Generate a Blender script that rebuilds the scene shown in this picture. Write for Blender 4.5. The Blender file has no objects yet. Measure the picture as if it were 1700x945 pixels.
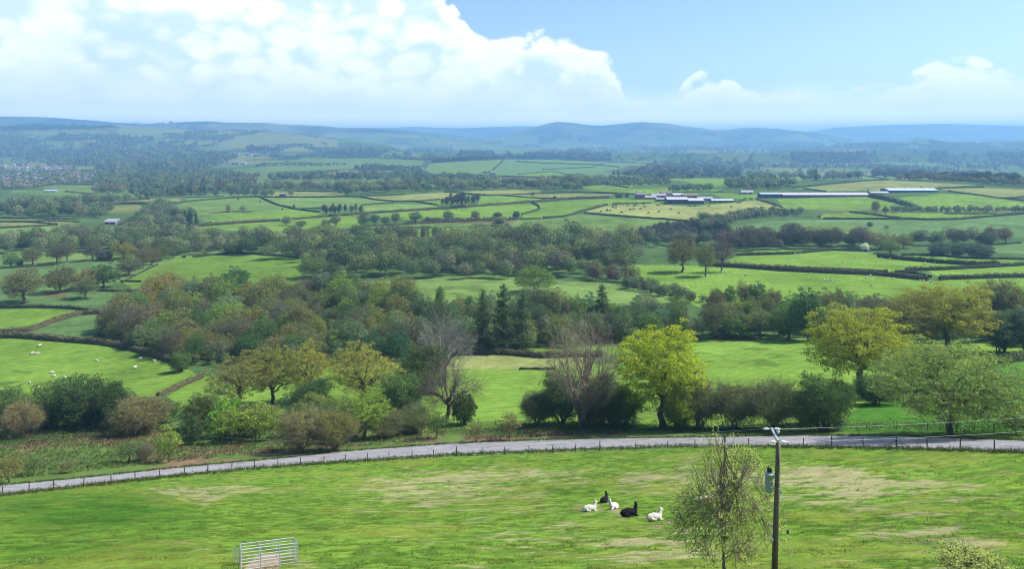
import bpy, math, random
import numpy as np
from mathutils import Vector, Matrix
R = math.radians
sc = bpy.context.scene
C = sc.collection

# ------------------------------------------------------------------ camera, sky, sun, exposure
F, CX, HY, CAMZ = 1133.0, 850.0, 235.0, 100.0      # focal length in photo pixels, centre column, eye-level row, eye height
cam = bpy.data.cameras.new('camera'); cam.sensor_width = 36; cam.lens = F/1700*36
cam.shift_y = -(472.5-HY)/1700; cam.clip_start = 0.5; cam.clip_end = 60000
co = bpy.data.objects.new('camera', cam); C.objects.link(co)
co.location = (0, 0, CAMZ); co.rotation_euler = (R(90), 0, 0); sc.camera = co

SUN_EL, SUN_AZ = 50.0, 84.0          # azimuth measured right of the view direction (+Y)
sun = bpy.data.lights.new('sun', 'SUN'); sun.energy = 3.8; sun.angle = R(0.6); sun.color = (1, .955, .87)
so = bpy.data.objects.new('sun', sun); C.objects.link(so)
sd = Vector((math.sin(R(SUN_AZ))*math.cos(R(SUN_EL)), math.cos(R(SUN_AZ))*math.cos(R(SUN_EL)), math.sin(R(SUN_EL))))
so.rotation_euler = sd.to_track_quat('Z', 'Y').to_euler()
sc.view_settings.view_transform = 'Standard'; sc.view_settings.look = 'None'
sc.view_settings.gamma = 1; sc.view_settings.exposure = 1.25
sc.view_settings.use_curve_mapping = False
cy = sc.cycles
cy.max_bounces = 6; cy.diffuse_bounces = 2; cy.glossy_bounces = 1; cy.transmission_bounces = 3
cy.transparent_max_bounces = 4; cy.volume_bounces = 0; cy.use_denoising = True; cy.filter_width = 1.0
cy.caustics_reflective = False; cy.caustics_refractive = False

class N:                                           # small helper for node trees
    def __init__(s, nt): s.t = nt
    def n(s, typ, **kw):
        nd = s.t.nodes.new(typ)
        for k, v in kw.items():
            if k.startswith('_'): nd.inputs[k[1:].replace('_', ' ')].default_value = v
            else: setattr(nd, k, v)
        return nd
    def l(s, a, b): s.t.links.new(a, b)
    def m(s, op, a, b=None, c=None, clamp=False):
        nd = s.t.nodes.new('ShaderNodeMath'); nd.operation = op; nd.use_clamp = clamp
        for i, v in enumerate((a, b, c)):
            if v is None: continue
            if isinstance(v, (int, float)): nd.inputs[i].default_value = v
            else: s.t.links.new(v, nd.inputs[i])
        return nd.outputs[0]
    def mix(s, f, a, b, mode='MIX'):
        nd = s.t.nodes.new('ShaderNodeMix'); nd.data_type = 'RGBA'; nd.blend_type = mode
        for k, v in ((0, f), (6, a), (7, b)):
            if isinstance(v, (int, float)): nd.inputs[k].default_value = v
            elif isinstance(v, tuple): nd.inputs[k].default_value = (*v, 1)[:4]
            else: s.t.links.new(v, nd.inputs[k])
        return nd.outputs[2]
    def ss(s, x, lo, hi):
        nd = s.t.nodes.new('ShaderNodeMapRange'); nd.interpolation_type = 'SMOOTHSTEP'
        s.t.links.new(x, nd.inputs[0]); nd.inputs[1].default_value = lo; nd.inputs[2].default_value = hi
        return nd.outputs[0]

def build_world():
    w = bpy.data.worlds.new('World'); sc.world = w; w.use_nodes = True
    nt = w.node_tree; nt.nodes.clear(); g = N(nt)
    out = g.n('ShaderNodeOutputWorld'); bg = g.n('ShaderNodeBackground'); bg.inputs[1].default_value = 0.142
    g.l(bg.outputs[0], out.inputs[0])
    sky = g.n('ShaderNodeTexSky', sky_type='NISHITA', sun_disc=False, sun_elevation=R(SUN_EL), sun_rotation=R(SUN_AZ))
    sky.altitude = 100; sky.air_density = 1.0; sky.dust_density = 0.6; sky.ozone_density = 1.6
    tc = g.n('ShaderNodeTexCoord'); sep = g.n('ShaderNodeSeparateXYZ'); g.l(tc.outputs['Generated'], sep.inputs[0])
    x, y, z = sep.outputs
    ang = g.m('ARCTAN2', x, y)
    hor = g.m('SQRT', g.m('ADD', g.m('MULTIPLY', x, x), g.m('MULTIPLY', y, y)))
    el = g.m('DIVIDE', z, g.m('MAXIMUM', hor, 0.02))
    mp = g.n('ShaderNodeMapping'); mp.inputs['Scale'].default_value = (1, 1, 1.5); g.l(tc.outputs['Generated'], mp.inputs[0])
    def noise(scale, detail, rough=.55, off=0.):
        nd = g.n('ShaderNodeTexNoise', noise_dimensions='4D'); nd.inputs['Scale'].default_value = scale
        nd.inputs['Detail'].default_value = detail; nd.inputs['Roughness'].default_value = rough; nd.inputs['W'].default_value = off
        g.l(mp.outputs[0], nd.inputs['Vector']); return nd.outputs[0]
    n1 = noise(13, 6, .58, 1.3); n2 = noise(42, 6, .6, 4.1); n3 = noise(5.2, 5, .55, 8.7)
    vo = g.n('ShaderNodeTexVoronoi', feature='SMOOTH_F1'); vo.inputs['Scale'].default_value = 26; vo.inputs['Smoothness'].default_value = .35
    dv = g.n('ShaderNodeVectorMath', operation='MULTIPLY_ADD'); nc = g.n('ShaderNodeTexNoise'); nc.inputs['Scale'].default_value = 30
    g.l(mp.outputs[0], nc.inputs['Vector']); g.l(nc.outputs['Color'], dv.inputs[0]); dv.inputs[1].default_value = (.035,)*3; g.l(mp.outputs[0], dv.inputs[2])
    g.l(dv.outputs[0], vo.inputs['Vector']); bil = g.m('SUBTRACT', .45, vo.outputs['Distance'])
    # cloud-top line: elevation of the cloud tops against compass direction
    pts = [(-600, -120), (-100, -160), (300, -140), (700, -70), (742, -10), (770, 32), (796, 60), (830, 66), (880, 52), (905, 48), (945, 66),
           (975, 84), (1012, 90), (1028, 118), (1042, 152), (1075, 168), (1100, 168), (1125, 150), (1150, 126), (1182, 115), (1218, 128), (1245, 152), (1290, 141), (1325, 144),
           (1340, 166), (1374, 168), (1388, 154), (1430, 146), (1480, 141), (1520, 118), (1560, 100), (1600, 96), (1645, 106), (1680, 124), (1710, 142), (1800, 110), (2000, 60), (2300, 90)]
    AMIN, AMAX, EMAX = -1.0, 1.0, .40
    mr = g.n('ShaderNodeMapRange'); mr.inputs[1].default_value = AMIN; mr.inputs[2].default_value = AMAX; g.l(ang, mr.inputs[0])
    fc = g.n('ShaderNodeFloatCurve'); g.l(mr.outputs[0], fc.inputs[1]); cv = fc.mapping.curves[0]
    pp = [(0, .3)]
    for px, py in pts:
        a = math.atan((px-CX)/F); pp.append(((a-AMIN)/(AMAX-AMIN), (HY-py)/F*math.cos(a)/EMAX))
    pp.append((1, .4)); pp = sorted(p for p in pp if 0 <= p[0] <= 1)
    cv.points[0].location = pp[0]; cv.points[1].location = pp[-1]
    for p in pp[1:-1]: cv.points.new(*p)
    for p in cv.points: p.handle_type = 'AUTO_CLAMPED'
    fc.mapping.update()
    top = g.m('MULTIPLY', fc.outputs[0], EMAX)
    d = g.m('SUBTRACT', top, el)
    wob = g.m('ADD', g.m('MULTIPLY', g.m('SUBTRACT', n1, .5), .035), g.m('ADD', g.m('MULTIPLY', bil, .055), g.m('MULTIPLY', g.m('SUBTRACT', n2, .5), .045)))
    d2 = g.m('ADD', d, g.m('ADD', wob, .001))
    mask = g.m('MULTIPLY', g.ss(g.m('ADD', d2, .004), -.004, .014), g.ss(d, -.005, .001))
    # low veil of haze cloud along the horizon
    veil = g.m('MULTIPLY', g.m('SUBTRACT', 1, g.ss(g.m('ADD', el, g.m('MULTIPLY', g.m('SUBTRACT', n1, .5), .04)), .012, .088)), .85)
    # thin blue gaps inside the big cloud
    thin = g.m('MULTIPLY', g.m('MULTIPLY', g.ss(g.m('SUBTRACT', n3, g.m('MULTIPLY', bil, .35)), .44, .62), g.ss(el, .05, .12)), g.ss(d2, .015, .06))
    shade = g.m('MULTIPLY', g.ss(g.m('ADD', n1, g.m('MULTIPLY', n2, .4)), .52, .95), g.ss(d2, .01, .05))
    hs = g.n('ShaderNodeHueSaturation'); hs.inputs['Saturation'].default_value = 1.05; hs.inputs['Value'].default_value = .53; g.l(sky.outputs[0], hs.inputs['Color'])
    K = 3.8
    white = (K*1.15, K*1.15, K*1.16); grey = (K*.86, K*.94, K*1.04); base = (K*1.75, K*1.72, K*1.72)
    cc = g.mix(g.m('MULTIPLY', shade, .8), white, grey)
    cc = g.mix(g.m('SUBTRACT', 1, g.ss(el, .0, .075)), cc, base)
    cc = g.mix(g.m('MULTIPLY', thin, .75), cc, (K*.56, K*.76, K*.98))
    c = g.mix(veil, hs.outputs[0], base)
    low = g.m('SUBTRACT', 1, g.ss(el, .012, .05)); glow = (K*3.0, K*2.75, K*2.55)
    c = g.mix(low, c, glow); cc = g.mix(low, cc, glow)
    c = g.mix(mask, c, cc)
    g.l(c, bg.inputs[0])
build_world()

# ------------------------------------------------------------------ numpy noise and the land
def hash2(ix, iy, s):
    h = (ix.astype(np.int64)*374761393 + iy.astype(np.int64)*668265263 + s*1442695041) & 0xffffffff
    h = ((h ^ (h >> 13))*1274126177) & 0xffffffff
    return ((h ^ (h >> 16)) & 0xffff)/65535.0
def vnoise(x, y, s=0):
    ix = np.floor(x); iy = np.floor(y); fx = x-ix; fy = y-iy
    fx = fx*fx*(3-2*fx); fy = fy*fy*(3-2*fy)
    a = hash2(ix, iy, s); b = hash2(ix+1, iy, s); c = hash2(ix, iy+1, s); d = hash2(ix+1, iy+1, s)
    return (a*(1-fx)+b*fx)*(1-fy) + (c*(1-fx)+d*fx)*fy
def fbm(x, y, s=0, o=4, g=.5):
    v = 0; a = 1; t = 0
    for i in range(o):
        v = v + a*vnoise(x*2**i+17.3*i, y*2**i-9.1*i, s+i); t += a; a *= g
    return v/t
def sstep(x, a, b):
    t = np.clip((x-a)/(b-a), 0, 1); return t*t*(3-2*t)

COLS = [-900, 0, 425, 850, 1280, 1700, 2600]
PROF = [  # distance, then the row at which the ground at that distance is seen, per column
 (2, 3200, 3200, 3200, 3200, 3200), (8, 1350, 1350, 1350, 1350, 1350), (15, 1090, 1090, 1090, 1080, 1070), (22, 1008, 1008, 1008, 996, 985),
 (32, 945, 945, 945, 932, 915), (40, 905, 903, 900, 884, 865), (51, 867, 864, 857, 838, 812), (60, 848, 842, 832, 808, 775), (70, 832, 825, 812, 778, 742),
 (80, 820, 810, 792, 755, 722), (90, 808, 793, 772, 737, 705), (102, 792, 772, 752, 720, 688), (115, 772, 750, 728, 697, 665), (130, 745, 728, 705, 672, 640),
 (160, 700, 685, 660, 622, 602), (200, 645, 625, 602, 575, 566), (260, 565, 552, 542, 526, 520), (330, 502, 498, 490, 472, 466), (420, 452, 450, 446, 435, 430),
 (550, 406, 405, 401, 399, 394), (700, 371, 368, 361, 358, 352), (850, 345, 343, 338, 332, 324), (1000, 330, 327, 322, 313, 306), (1200, 315, 312, 308, 301, 296),
 (1450, 303, 301, 297, 299, 297), (1800, 294, 292, 288, 297, 298), (2200, 286, 281, 275, 291, 292), (2600, 276, 272, 264.5, 282, 283), (3300, 262, 258, 266, 272, 273),
 (4200, 244, 246, 260, 262, 262), (5200, 230, 238, 252, 253, 253), (6500, 225, 236, 247, 247, 247), (9000, 232, 238, 242, 242, 242), (15000, 240, 240, 240, 240, 240)]
RIDGES = [ # distance, half width, [(column, row) of the skyline]
 (4800, 1300, [(-900, 200), (0, 207), (90, 211), (190, 208), (300, 213), (400, 218), (500, 223), (560, 230), (640, 238), (720, 262), (2600, 280)]),
 (7200, 2000, [(-900, 188), (0, 193), (80, 194), (140, 198), (190, 203), (240, 206), (290, 202.5), (345, 200), (400, 204), (445, 203), (480, 206), (520, 207), (560, 211), (610, 211), (640, 214), (700, 219),
               (760, 224), (790, 227), (830, 234), (900, 246), (2600, 262)]),
 (5600, 900, [(-900, 300), (1200, 260), (1330, 246), (1400, 241), (1460, 236), (1505, 233), (1520, 228), (1550, 229), (1575, 233), (1640, 230), (1700, 229), (2600, 225)]),
 (8800, 2000, [(-900, 262), (700, 250), (780, 236), (850, 219), (880, 213), (905, 205.5), (925, 202), (950, 202.5), (975, 207), (1000, 207.5), (1045, 204), (1075, 202), (1110, 204), (1140, 209), (1180, 214), (1210, 215),
               (1240, 210.5), (1290, 213), (1340, 219), (1400, 227), (1450, 236), (1600, 246), (2600, 250)]),
 (12500, 2600, [(-900, 215), (150, 206), (230, 204.5), (280, 206), (400, 212), (620, 212), (690, 210.5), (760, 213), (810, 211), (860, 209), (910, 210), (1000, 216), (1200, 224), (1300, 220), (1345, 218.5),
                (1390, 211.5), (1440, 208.5), (1500, 206.5), (1560, 205), (1620, 207), (1700, 209), (2600, 205)])]
NU, NV = 500, 900
tu = np.linspace(-2600, 4300, NU); tv = np.linspace(math.log(2), math.log(20000), NV)
pd = np.log([p[0] for p in PROF])
colv = [np.interp(tv, pd, [p[i] for p in PROF]) for i in (1, 1, 2, 3, 4, 5, 5)]
Y = np.empty((NU, NV)); CV = np.array(colv)
for j in range(NV): Y[:, j] = np.interp(tu, COLS, CV[:, j])
def smooth(a, k, ax):
    ker = np.hanning(k+2)[1:-1]; ker /= ker.sum()
    p = np.pad(a, [(k//2, k//2) if i == ax else (0, 0) for i in range(2)], mode='edge')
    return np.apply_along_axis(lambda v: np.convolve(v, ker, 'valid'), ax, p)
Y = smooth(Y, 25, 0); D_ = np.exp(tv)[None, :]
Z = -(Y-HY)*D_/F
Z = smooth(Z, 19, 1)
UU = tu[:, None]
for d, wd, sk in RIDGES:
    zc = (HY-np.interp(tu, [p[0] for p in sk], [p[1] for p in sk]))*d/F
    t = np.clip(1-np.abs(D_-d)/wd, 0, 1); sh = t*t*(3-2*t)
    base = -58-12*sstep(D_, 3000, 6000)
    zr = base + (zc[:, None]-base)*sh
    Z = np.where(t > 0, np.maximum(Z, zr), Z)
XX = (UU-CX)*D_/F
amp = 14*sstep(D_, 1500, 3500)*(1-.8*np.clip(1-np.abs(D_-2600)/500, 0, 1))
Z = Z + amp*(fbm(XX/520+5, D_/520+np.zeros_like(XX), 3, 3)-.5) + 60*sstep(D_, 4600, 6500)*(fbm(XX/1500+2, D_/1100+np.zeros_like(XX), 9, 4)-.5)*(1-np.clip(1-np.abs(D_-7200)/500, 0, 1)-.8*np.clip(1-np.abs(D_-8800)/600, 0, 1)-np.clip(1-np.abs(D_-12500)/1800, 0, 1))
rel = sstep(D_, 3800, 5200)*(1-sstep(D_, 11000, 12500))
Z = Z + rel*(46*(fbm(XX/420+9, D_/520+0*XX, 19, 4)-.5)-40*np.abs(fbm(XX/750+4, D_/900+0*XX, 29, 3)-.5)*2)*(1-.72*np.clip(1-np.abs(D_-7200)/350, 0, 1)-.6*np.clip(1-np.abs(D_-8800)/350, 0, 1))
def hz(x, y):                                       # ground height (world z) at world x, y
    x = np.asarray(x, float); y = np.maximum(np.asarray(y, float), 2.0)
    u = CX+F*x/y
    fu = np.clip((u-tu[0])/(tu[1]-tu[0]), 0, NU-1.001); fv = np.clip((np.log(y)-tv[0])/(tv[1]-tv[0]), 0, NV-1.001)
    i = fu.astype(int); j = fv.astype(int); a = fu-i; b = fv-j
    return CAMZ + (Z[i, j]*(1-a)+Z[i+1, j]*a)*(1-b) + (Z[i, j+1]*(1-a)+Z[i+1, j+1]*a)*b
_Dm = np.exp(np.linspace(math.log(6), math.log(15000), 5000))
_cache = {}
def colrow(px):
    k = round(px)
    if k not in _cache:
        _cache[k] = HY-(hz((k-CX)*_Dm/F, _Dm)-CAMZ)/_Dm*F
    return _cache[k]
def P(px, py):                                      # the spot on the ground seen at photo pixel (px, py)
    r = colrow(px); idx = np.nonzero(r <= py)[0]
    if len(idx) == 0: d = _Dm[int(np.argmin(r))]
    elif idx[0] == 0: d = _Dm[0]
    else:
        i = idx[0]; t = (r[i-1]-py)/max(1e-9, r[i-1]-r[i]); d = _Dm[i-1]+(_Dm[i]-_Dm[i-1])*t
    x = (px-CX)*d/F
    return float(x), float(d), float(hz(x, d))

# ------------------------------------------------------------------ mesh helpers
def mesh(name, V, Fc, mats=(), col=None, smooth_=False, rnd=None, mi=None):
    V = np.asarray(V, np.float32); Fc = np.asarray(Fc, np.int32)
    me = bpy.data.meshes.new(name); me.vertices.add(len(V)); me.vertices.foreach_set('co', V.ravel())
    k = Fc.shape[1]; me.loops.add(Fc.size); me.loops.foreach_set('vertex_index', Fc.ravel())
    me.polygons.add(len(Fc)); me.polygons.foreach_set('loop_start', np.arange(0, Fc.size, k, dtype=np.int32))
    me.polygons.foreach_set('loop_total', np.full(len(Fc), k, np.int32))
    if smooth_: me.polygons.foreach_set('use_smooth', np.ones(len(Fc), bool))
    if mi is not None: me.polygons.foreach_set('material_index', np.asarray(mi, np.int32))
    for m in mats: me.materials.append(m)
    me.update(calc_edges=True)
    if col is not None:
        a = me.color_attributes.new('col', 'FLOAT_COLOR', 'POINT'); c4 = np.ones((len(V), 4), np.float32); c4[:, :3] = col
        a.data.foreach_set('color', c4.ravel())
    if rnd is not None:
        a = me.attributes.new('rnd', 'FLOAT', 'FACE'); a.data.foreach_set('value', np.asarray(rnd, np.float32))
    return me
def ob(name, me, parent=None, loc=(0, 0, 0), color=None):
    o = bpy.data.objects.new(name, me); C.objects.link(o); o.location = loc
    if parent is not None: o.parent = parent
    if color is not None: o.color = (*color, 1)
    return o
class MB:                                           # collects quads (as lists of 4 verts) with a material index
    def __init__(s): s.v = []; s.f = []; s.m = []; s.n = 0
    def add(s, v, f, m=0):
        v = np.asarray(v, float)
        for q in f: s.f.append([i+s.n for i in (q if len(q) == 4 else (*q, q[-1]))]); s.m.append(m)
        s.v.append(v); s.n += len(v)
    def box(s, c, d, m=0, rz=0., M=None):
        v = np.array([[a*d[0]/2, b*d[1]/2, e*d[2]/2] for a in (-1, 1) for b in (-1, 1) for e in (-1, 1)])
        cs, sn = math.cos(rz), math.sin(rz); v = np.stack([v[:, 0]*cs-v[:, 1]*sn, v[:, 0]*sn+v[:, 1]*cs, v[:, 2]], 1)+np.array(c)
        s.add(v, [(0, 1, 3, 2), (4, 6, 7, 5), (0, 4, 5, 1), (2, 3, 7, 6), (0, 2, 6, 4), (1, 5, 7, 3)], m)
    def tube(s, pts, rad, sides=6, m=0, caps=True):
        pts = np.asarray(pts, float); n = len(pts)
        rad = np.full(n, rad) if np.isscalar(rad) else np.asarray(rad, float)
        t = np.gradient(pts, axis=0); t /= np.linalg.norm(t, axis=1)[:, None]+1e-9
        up = np.array([0, 0, 1.]) if abs(t[0, 2]) < .9 else np.array([1., 0, 0])
        a = np.cross(t, up); a /= np.linalg.norm(a, axis=1)[:, None]+1e-9; b = np.cross(t, a)
        th = np.arange(sides)*2*math.pi/sides
        v = pts[:, None]+rad[:, None, None]*(a[:, None]*np.cos(th)[None, :, None]+b[:, None]*np.sin(th)[None, :, None])
        f = [(i*sides+k, i*sides+(k+1) % sides, (i+1)*sides+(k+1) % sides, (i+1)*sides+k) for i in range(n-1) for k in range(sides)]
        v = v.reshape(-1, 3)
        if caps and sides > 3:
            v = np.vstack([v, pts[:1], pts[-1:]]); c0, c1 = n*sides, n*sides+1
            f += [(c0, (k+1) % sides, k) for k in range(sides)] + [(c1, (n-1)*sides+k, (n-1)*sides+(k+1) % sides) for k in range(sides)]
        s.add(v, f, m)
    def lathe(s, c, prof, sides=16, m=0, axis=(0, 0, 1)):
        c = np.array(c, float); ax = np.array(axis, float); ax /= np.linalg.norm(ax)
        u = np.cross(ax, (0, 0, 1.) if abs(ax[2]) < .9 else (1., 0, 0)); u /= np.linalg.norm(u); w = np.cross(ax, u)
        th = np.arange(sides)*2*math.pi/sides; v = []
        for r, h in prof: v.append(c+ax*h+r*(np.cos(th)[:, None]*u+np.sin(th)[:, None]*w))
        n = len(prof); f = [(i*sides+k, i*sides+(k+1) % sides, (i+1)*sides+(k+1) % sides, (i+1)*sides+k) for i in range(n-1) for k in range(sides)]
        s.add(np.vstack(v), f, m)
    def build(s, name, mats, parent=None, loc=(0, 0, 0), color=None, smooth_=False):
        f = np.array(s.f)
        me = bpy.data.meshes.new(name)
        me.from_pydata(np.vstack(s.v).tolist(), [], [tuple(q) if q[2] != q[3] else tuple(q[:3]) for q in s.f])
        for m in mats: me.materials.append(m)
        if len(mats) > 1: me.polygons.foreach_set('material_index', np.array(s.m, np.int32))
        if smooth_: me.polygons.foreach_set('use_smooth', np.ones(len(me.polygons), bool))
        me.update()
        return ob(name, me, parent, loc, color)

# ------------------------------------------------------------------ labels
PEND = []
LM = [(890, 478, 'the lone spreading oak'), (765, 335, 'the pine clump'), (568, 347, 'the small pine grove'), (1370, 323, 'the long white poultry shed'),
      (1135, 335, 'the navy farm barns'), (1064, 325, 'the red-brick farmhouse'), (1570, 500, 'the big golden oak'), (1425, 560, 'the yellow-green oak'), (1575, 650, 'the pale roadside tree'),
      (1100, 620, 'the bright roadside tree'), (968, 620, 'the tall bare tree'), (742, 650, 'the low bare tree'), (1172, 430, 'the three field oaks'), (840, 530, 'the dark conifers'),
      (182, 368, 'the pale-roofed barn'), (90, 470, 'the left edge oaks'), (1627, 415, 'the round willow bushes'), (1600, 295, 'the conifer belt'), (670, 390, 'the poplar row'), (500, 440, 'the field corner oak'),
      (80, 590, 'the left sheep field'), (600, 620, 'the meadow oak'), (1670, 390, 'the two oaks on the bank'), (80, 285, 'the distant town'), (930, 275, 'the distant hill fields'), (1440, 405, 'the white blossom bush'),
      (1510, 317, 'the farther pale shed'), (300, 370, 'the farmstead trees'), (390, 420, 'the hedge oaks'), (1570, 465, 'the hedge junction'), (233, 690, 'the brown twiggy tree'), (395, 280, 'the far left hamlet')]
ORD = ['nearest', 'second nearest', 'third nearest', 'fourth nearest', 'fifth nearest', 'sixth nearest', 'seventh nearest', 'eighth nearest', 'ninth nearest', 'tenth nearest', 'eleventh nearest', 'twelfth nearest']
def later(o, desc, px, py): PEND.append((o, desc, px, py))
def flush_labels():
    g = {}
    for o, d, px, py in PEND:
        best = min(LM, key=lambda l: math.hypot((l[0]-px), (l[1]-py)*2.2))
        dx, dy = px-best[0], (py-best[1])*2.2
        rel = ('right of' if dx > 0 else 'left of') if abs(dx) > abs(dy) else ('in front of' if dy > 0 else 'beyond')
        g.setdefault((d, best[2], rel), []).append((math.hypot(dx, dy), o))
    for (d, lm, rel), L in g.items():
        L.sort(key=lambda t: t[0])
        for i, (_, o) in enumerate(L):
            if len(L) == 1: o['label'] = f'{d} {rel} {lm}'
            else: o['label'] = f'{ORD[i]} {d} {rel} {lm}' if i < 12 else f'farther {d} {rel} {lm}'
def tag(o, cat, label=None, group=None, kind=None):
    if cat: o['category'] = cat
    if label: o['label'] = label
    if group: o['group'] = group
    if kind: o['kind'] = kind
    return o
def empty(name, loc, rz=0):
    o = bpy.data.objects.new(name, None); C.objects.link(o); o.location = loc; o.rotation_euler = (0, 0, rz); o.empty_display_size = .2; return o

# ------------------------------------------------------------------ materials
def new_mat(name):
    m = bpy.data.materials.new(name); m.use_nodes = True; nt = m.node_tree; nt.nodes.clear(); g = N(nt)
    out = g.n('ShaderNodeOutputMaterial'); return m, g, out
def leaf_mat():
    m, g, out = new_mat('leaves')
    oi = g.n('ShaderNodeObjectInfo'); at = g.n('ShaderNodeAttribute', attribute_name='rnd')
    tc = g.n('ShaderNodeTexCoord'); no = g.n('ShaderNodeTexNoise'); no.inputs['Scale'].default_value = .45; no.inputs['Detail'].default_value = 2; g.l(tc.outputs['Object'], no.inputs['Vector'])
    v = g.m('ADD', g.m('MULTIPLY', at.outputs['Fac'], 1.2), g.m('ADD', .85, g.m('MULTIPLY', no.outputs[0], .8)))
    hs = g.n('ShaderNodeHueSaturation'); g.l(oi.outputs['Color'], hs.inputs['Color']); g.l(v, hs.inputs['Value'])
    g.l(g.m('ADD', .492, g.m('MULTIPLY', no.outputs[0], .03)), hs.inputs['Hue'])
    d = g.n('ShaderNodeBsdfDiffuse'); t = g.n('ShaderNodeBsdfTranslucent'); mx = g.n('ShaderNodeMixShader'); mx.inputs[0].default_value = .46
    t2 = g.mix(.5, hs.outputs[0], (1.1, 1.25, .6), 'MULTIPLY')
    g.l(hs.outputs[0], d.inputs[0]); g.l(t2, t.inputs[0]); g.l(d.outputs[0], mx.inputs[1]); g.l(t.outputs[0], mx.inputs[2]); g.l(mx.outputs[0], out.inputs[0])
    return m
def bark_mat():
    m, g, out = new_mat('bark')
    oi = g.n('ShaderNodeObjectInfo'); tc = g.n('ShaderNodeTexCoord'); no = g.n('ShaderNodeTexNoise'); no.inputs['Scale'].default_value = 6; no.inputs['Detail'].default_value = 5
    mp = g.n('ShaderNodeMapping'); mp.inputs['Scale'].default_value = (1, 1, .3); g.l(tc.outputs['Object'], mp.inputs[0]); g.l(mp.outputs[0], no.inputs['Vector'])
    hs = g.n('ShaderNodeHueSaturation'); g.l(oi.outputs['Color'], hs.inputs['Color']); g.l(g.m('ADD', .4, g.m('MULTIPLY', no.outputs[0], 1.2)), hs.inputs['Value'])
    p = g.n('ShaderNodeBsdfPrincipled'); p.inputs['Roughness'].default_value = .95; p.inputs['Specular IOR Level'].default_value = .1
    g.l(hs.outputs[0], p.inputs['Base Color']); g.l(p.outputs[0], out.inputs[0]); return m
def plain(name, col, rough=.7, metal=0, var=.25, scale=3., bump=0, spec=.3):
    m, g, out = new_mat(name)
    tc = g.n('ShaderNodeTexCoord'); no = g.n('ShaderNodeTexNoise'); no.inputs['Scale'].default_value = scale; no.inputs['Detail'].default_value = 6; g.l(tc.outputs['Object'], no.inputs['Vector'])
    c = g.mix(no.outputs[0], tuple(x*(1-var) for x in col), tuple(min(1, x*(1+var)) for x in col))
    p = g.n('ShaderNodeBsdfPrincipled'); p.inputs['Roughness'].default_value = rough; p.inputs['Metallic'].default_value = metal; p.inputs['Specular IOR Level'].default_value = spec
    if bump:
        b = g.n('ShaderNodeBump'); b.inputs['Strength'].default_value = bump; b.inputs['Distance'].default_value = .03; g.l(no.outputs[0], b.inputs['Height']); g.l(b.outputs[0], p.inputs['Normal'])
    g.l(c, p.inputs['Base Color']); g.l(p.outputs[0], out.inputs[0]); return m
def ground_mat():
    m, g, out = new_mat('grassland')
    at = g.n('ShaderNodeAttribute', attribute_name='col'); geo = g.n('ShaderNodeNewGeometry')
    def nz(scale, det, sc3=(1, 1, 1)):
        mp = g.n('ShaderNodeMapping'); mp.inputs['Scale'].default_value = sc3; g.l(geo.outputs['Position'], mp.inputs[0])
        no = g.n('ShaderNodeTexNoise'); no.inputs['Scale'].default_value = scale; no.inputs['Detail'].default_value = det; no.inputs['Roughness'].default_value = .6; g.l(mp.outputs[0], no.inputs['Vector']); return no.outputs[0]
    a = nz(5.5, 6); b = nz(.35, 6); c = nz(.04, 6)
    v = g.m('ADD', g.m('ADD', g.m('MULTIPLY', g.m('SUBTRACT', a, .5), .9), g.m('MULTIPLY', g.m('SUBTRACT', b, .5), .75)), g.m('ADD', 1.0, g.m('MULTIPLY', g.m('SUBTRACT', c, .5), .7)))
    hs = g.n('ShaderNodeHueSaturation'); g.l(at.outputs['Color'], hs.inputs['Color']); g.l(v, hs.inputs['Value'])
    g.l(g.m('ADD', .5, g.m('MULTIPLY', g.m('SUBTRACT', b, .5), -.07)), hs.inputs['Hue'])
    bu = g.n('ShaderNodeBump'); bu.inputs['Strength'].default_value = .8; bu.inputs['Distance'].default_value = .12; g.l(g.m('ADD', a, g.m('MULTIPLY', b, 2.5)), bu.inputs['Height'])
    p = g.n('ShaderNodeBsdfDiffuse'); g.l(hs.outputs[0], p.inputs[0]); g.l(bu.outputs[0], p.inputs['Normal']); g.l(p.outputs[0], out.inputs[0]); return m
def road_mat():
    m, g, out = new_mat('worn_tarmac'); geo = g.n('ShaderNodeNewGeometry')
    def nz(sc3, det, off=0):
        mp = g.n('ShaderNodeMapping'); mp.inputs['Scale'].default_value = sc3; mp.inputs['Location'].default_value = (off, off, 0); g.l(geo.outputs['Position'], mp.inputs[0]); no = g.n('ShaderNodeTexNoise'); no.inputs['Scale'].default_value = 1; no.inputs['Detail'].default_value = det; no.inputs['Roughness'].default_value = .65; g.l(mp.outputs[0], no.inputs['Vector']); return no.outputs[0]
    tracks = nz((.10, 1.9, 0), 3); patch = nz((.35, .35, .35), 5, 7); grit = nz((6, 6, 6), 4)
    c = g.mix(g.ss(tracks, .38, .62), (.165, .16, .165), (.26, .255, .27)); c = g.mix(g.m('MULTIPLY', g.ss(patch, .52, .66), .6), c, (.105, .10, .105)); c = g.mix(g.m('MULTIPLY', g.ss(patch, .30, .42), -1.0), c, (.19, .165, .13)) if False else c
    mud = g.m('MULTIPLY', g.ss(nz((.22, .9, 0), 4, 31), .56, .70), .55); c = g.mix(mud, c, (.175, .145, .105)); hs = g.n('ShaderNodeHueSaturation'); g.l(c, hs.inputs['Color']); g.l(g.m('ADD', .6, g.m('MULTIPLY', grit, .8)), hs.inputs['Value'])
    p = g.n('ShaderNodeBsdfPrincipled'); p.inputs['Roughness'].default_value = .9; g.l(hs.outputs[0], p.inputs['Base Color']); g.l(p.outputs[0], out.inputs[0]); return m
M_LEAF = leaf_mat(); M_BARK = bark_mat(); M_GROUND = ground_mat()
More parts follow.
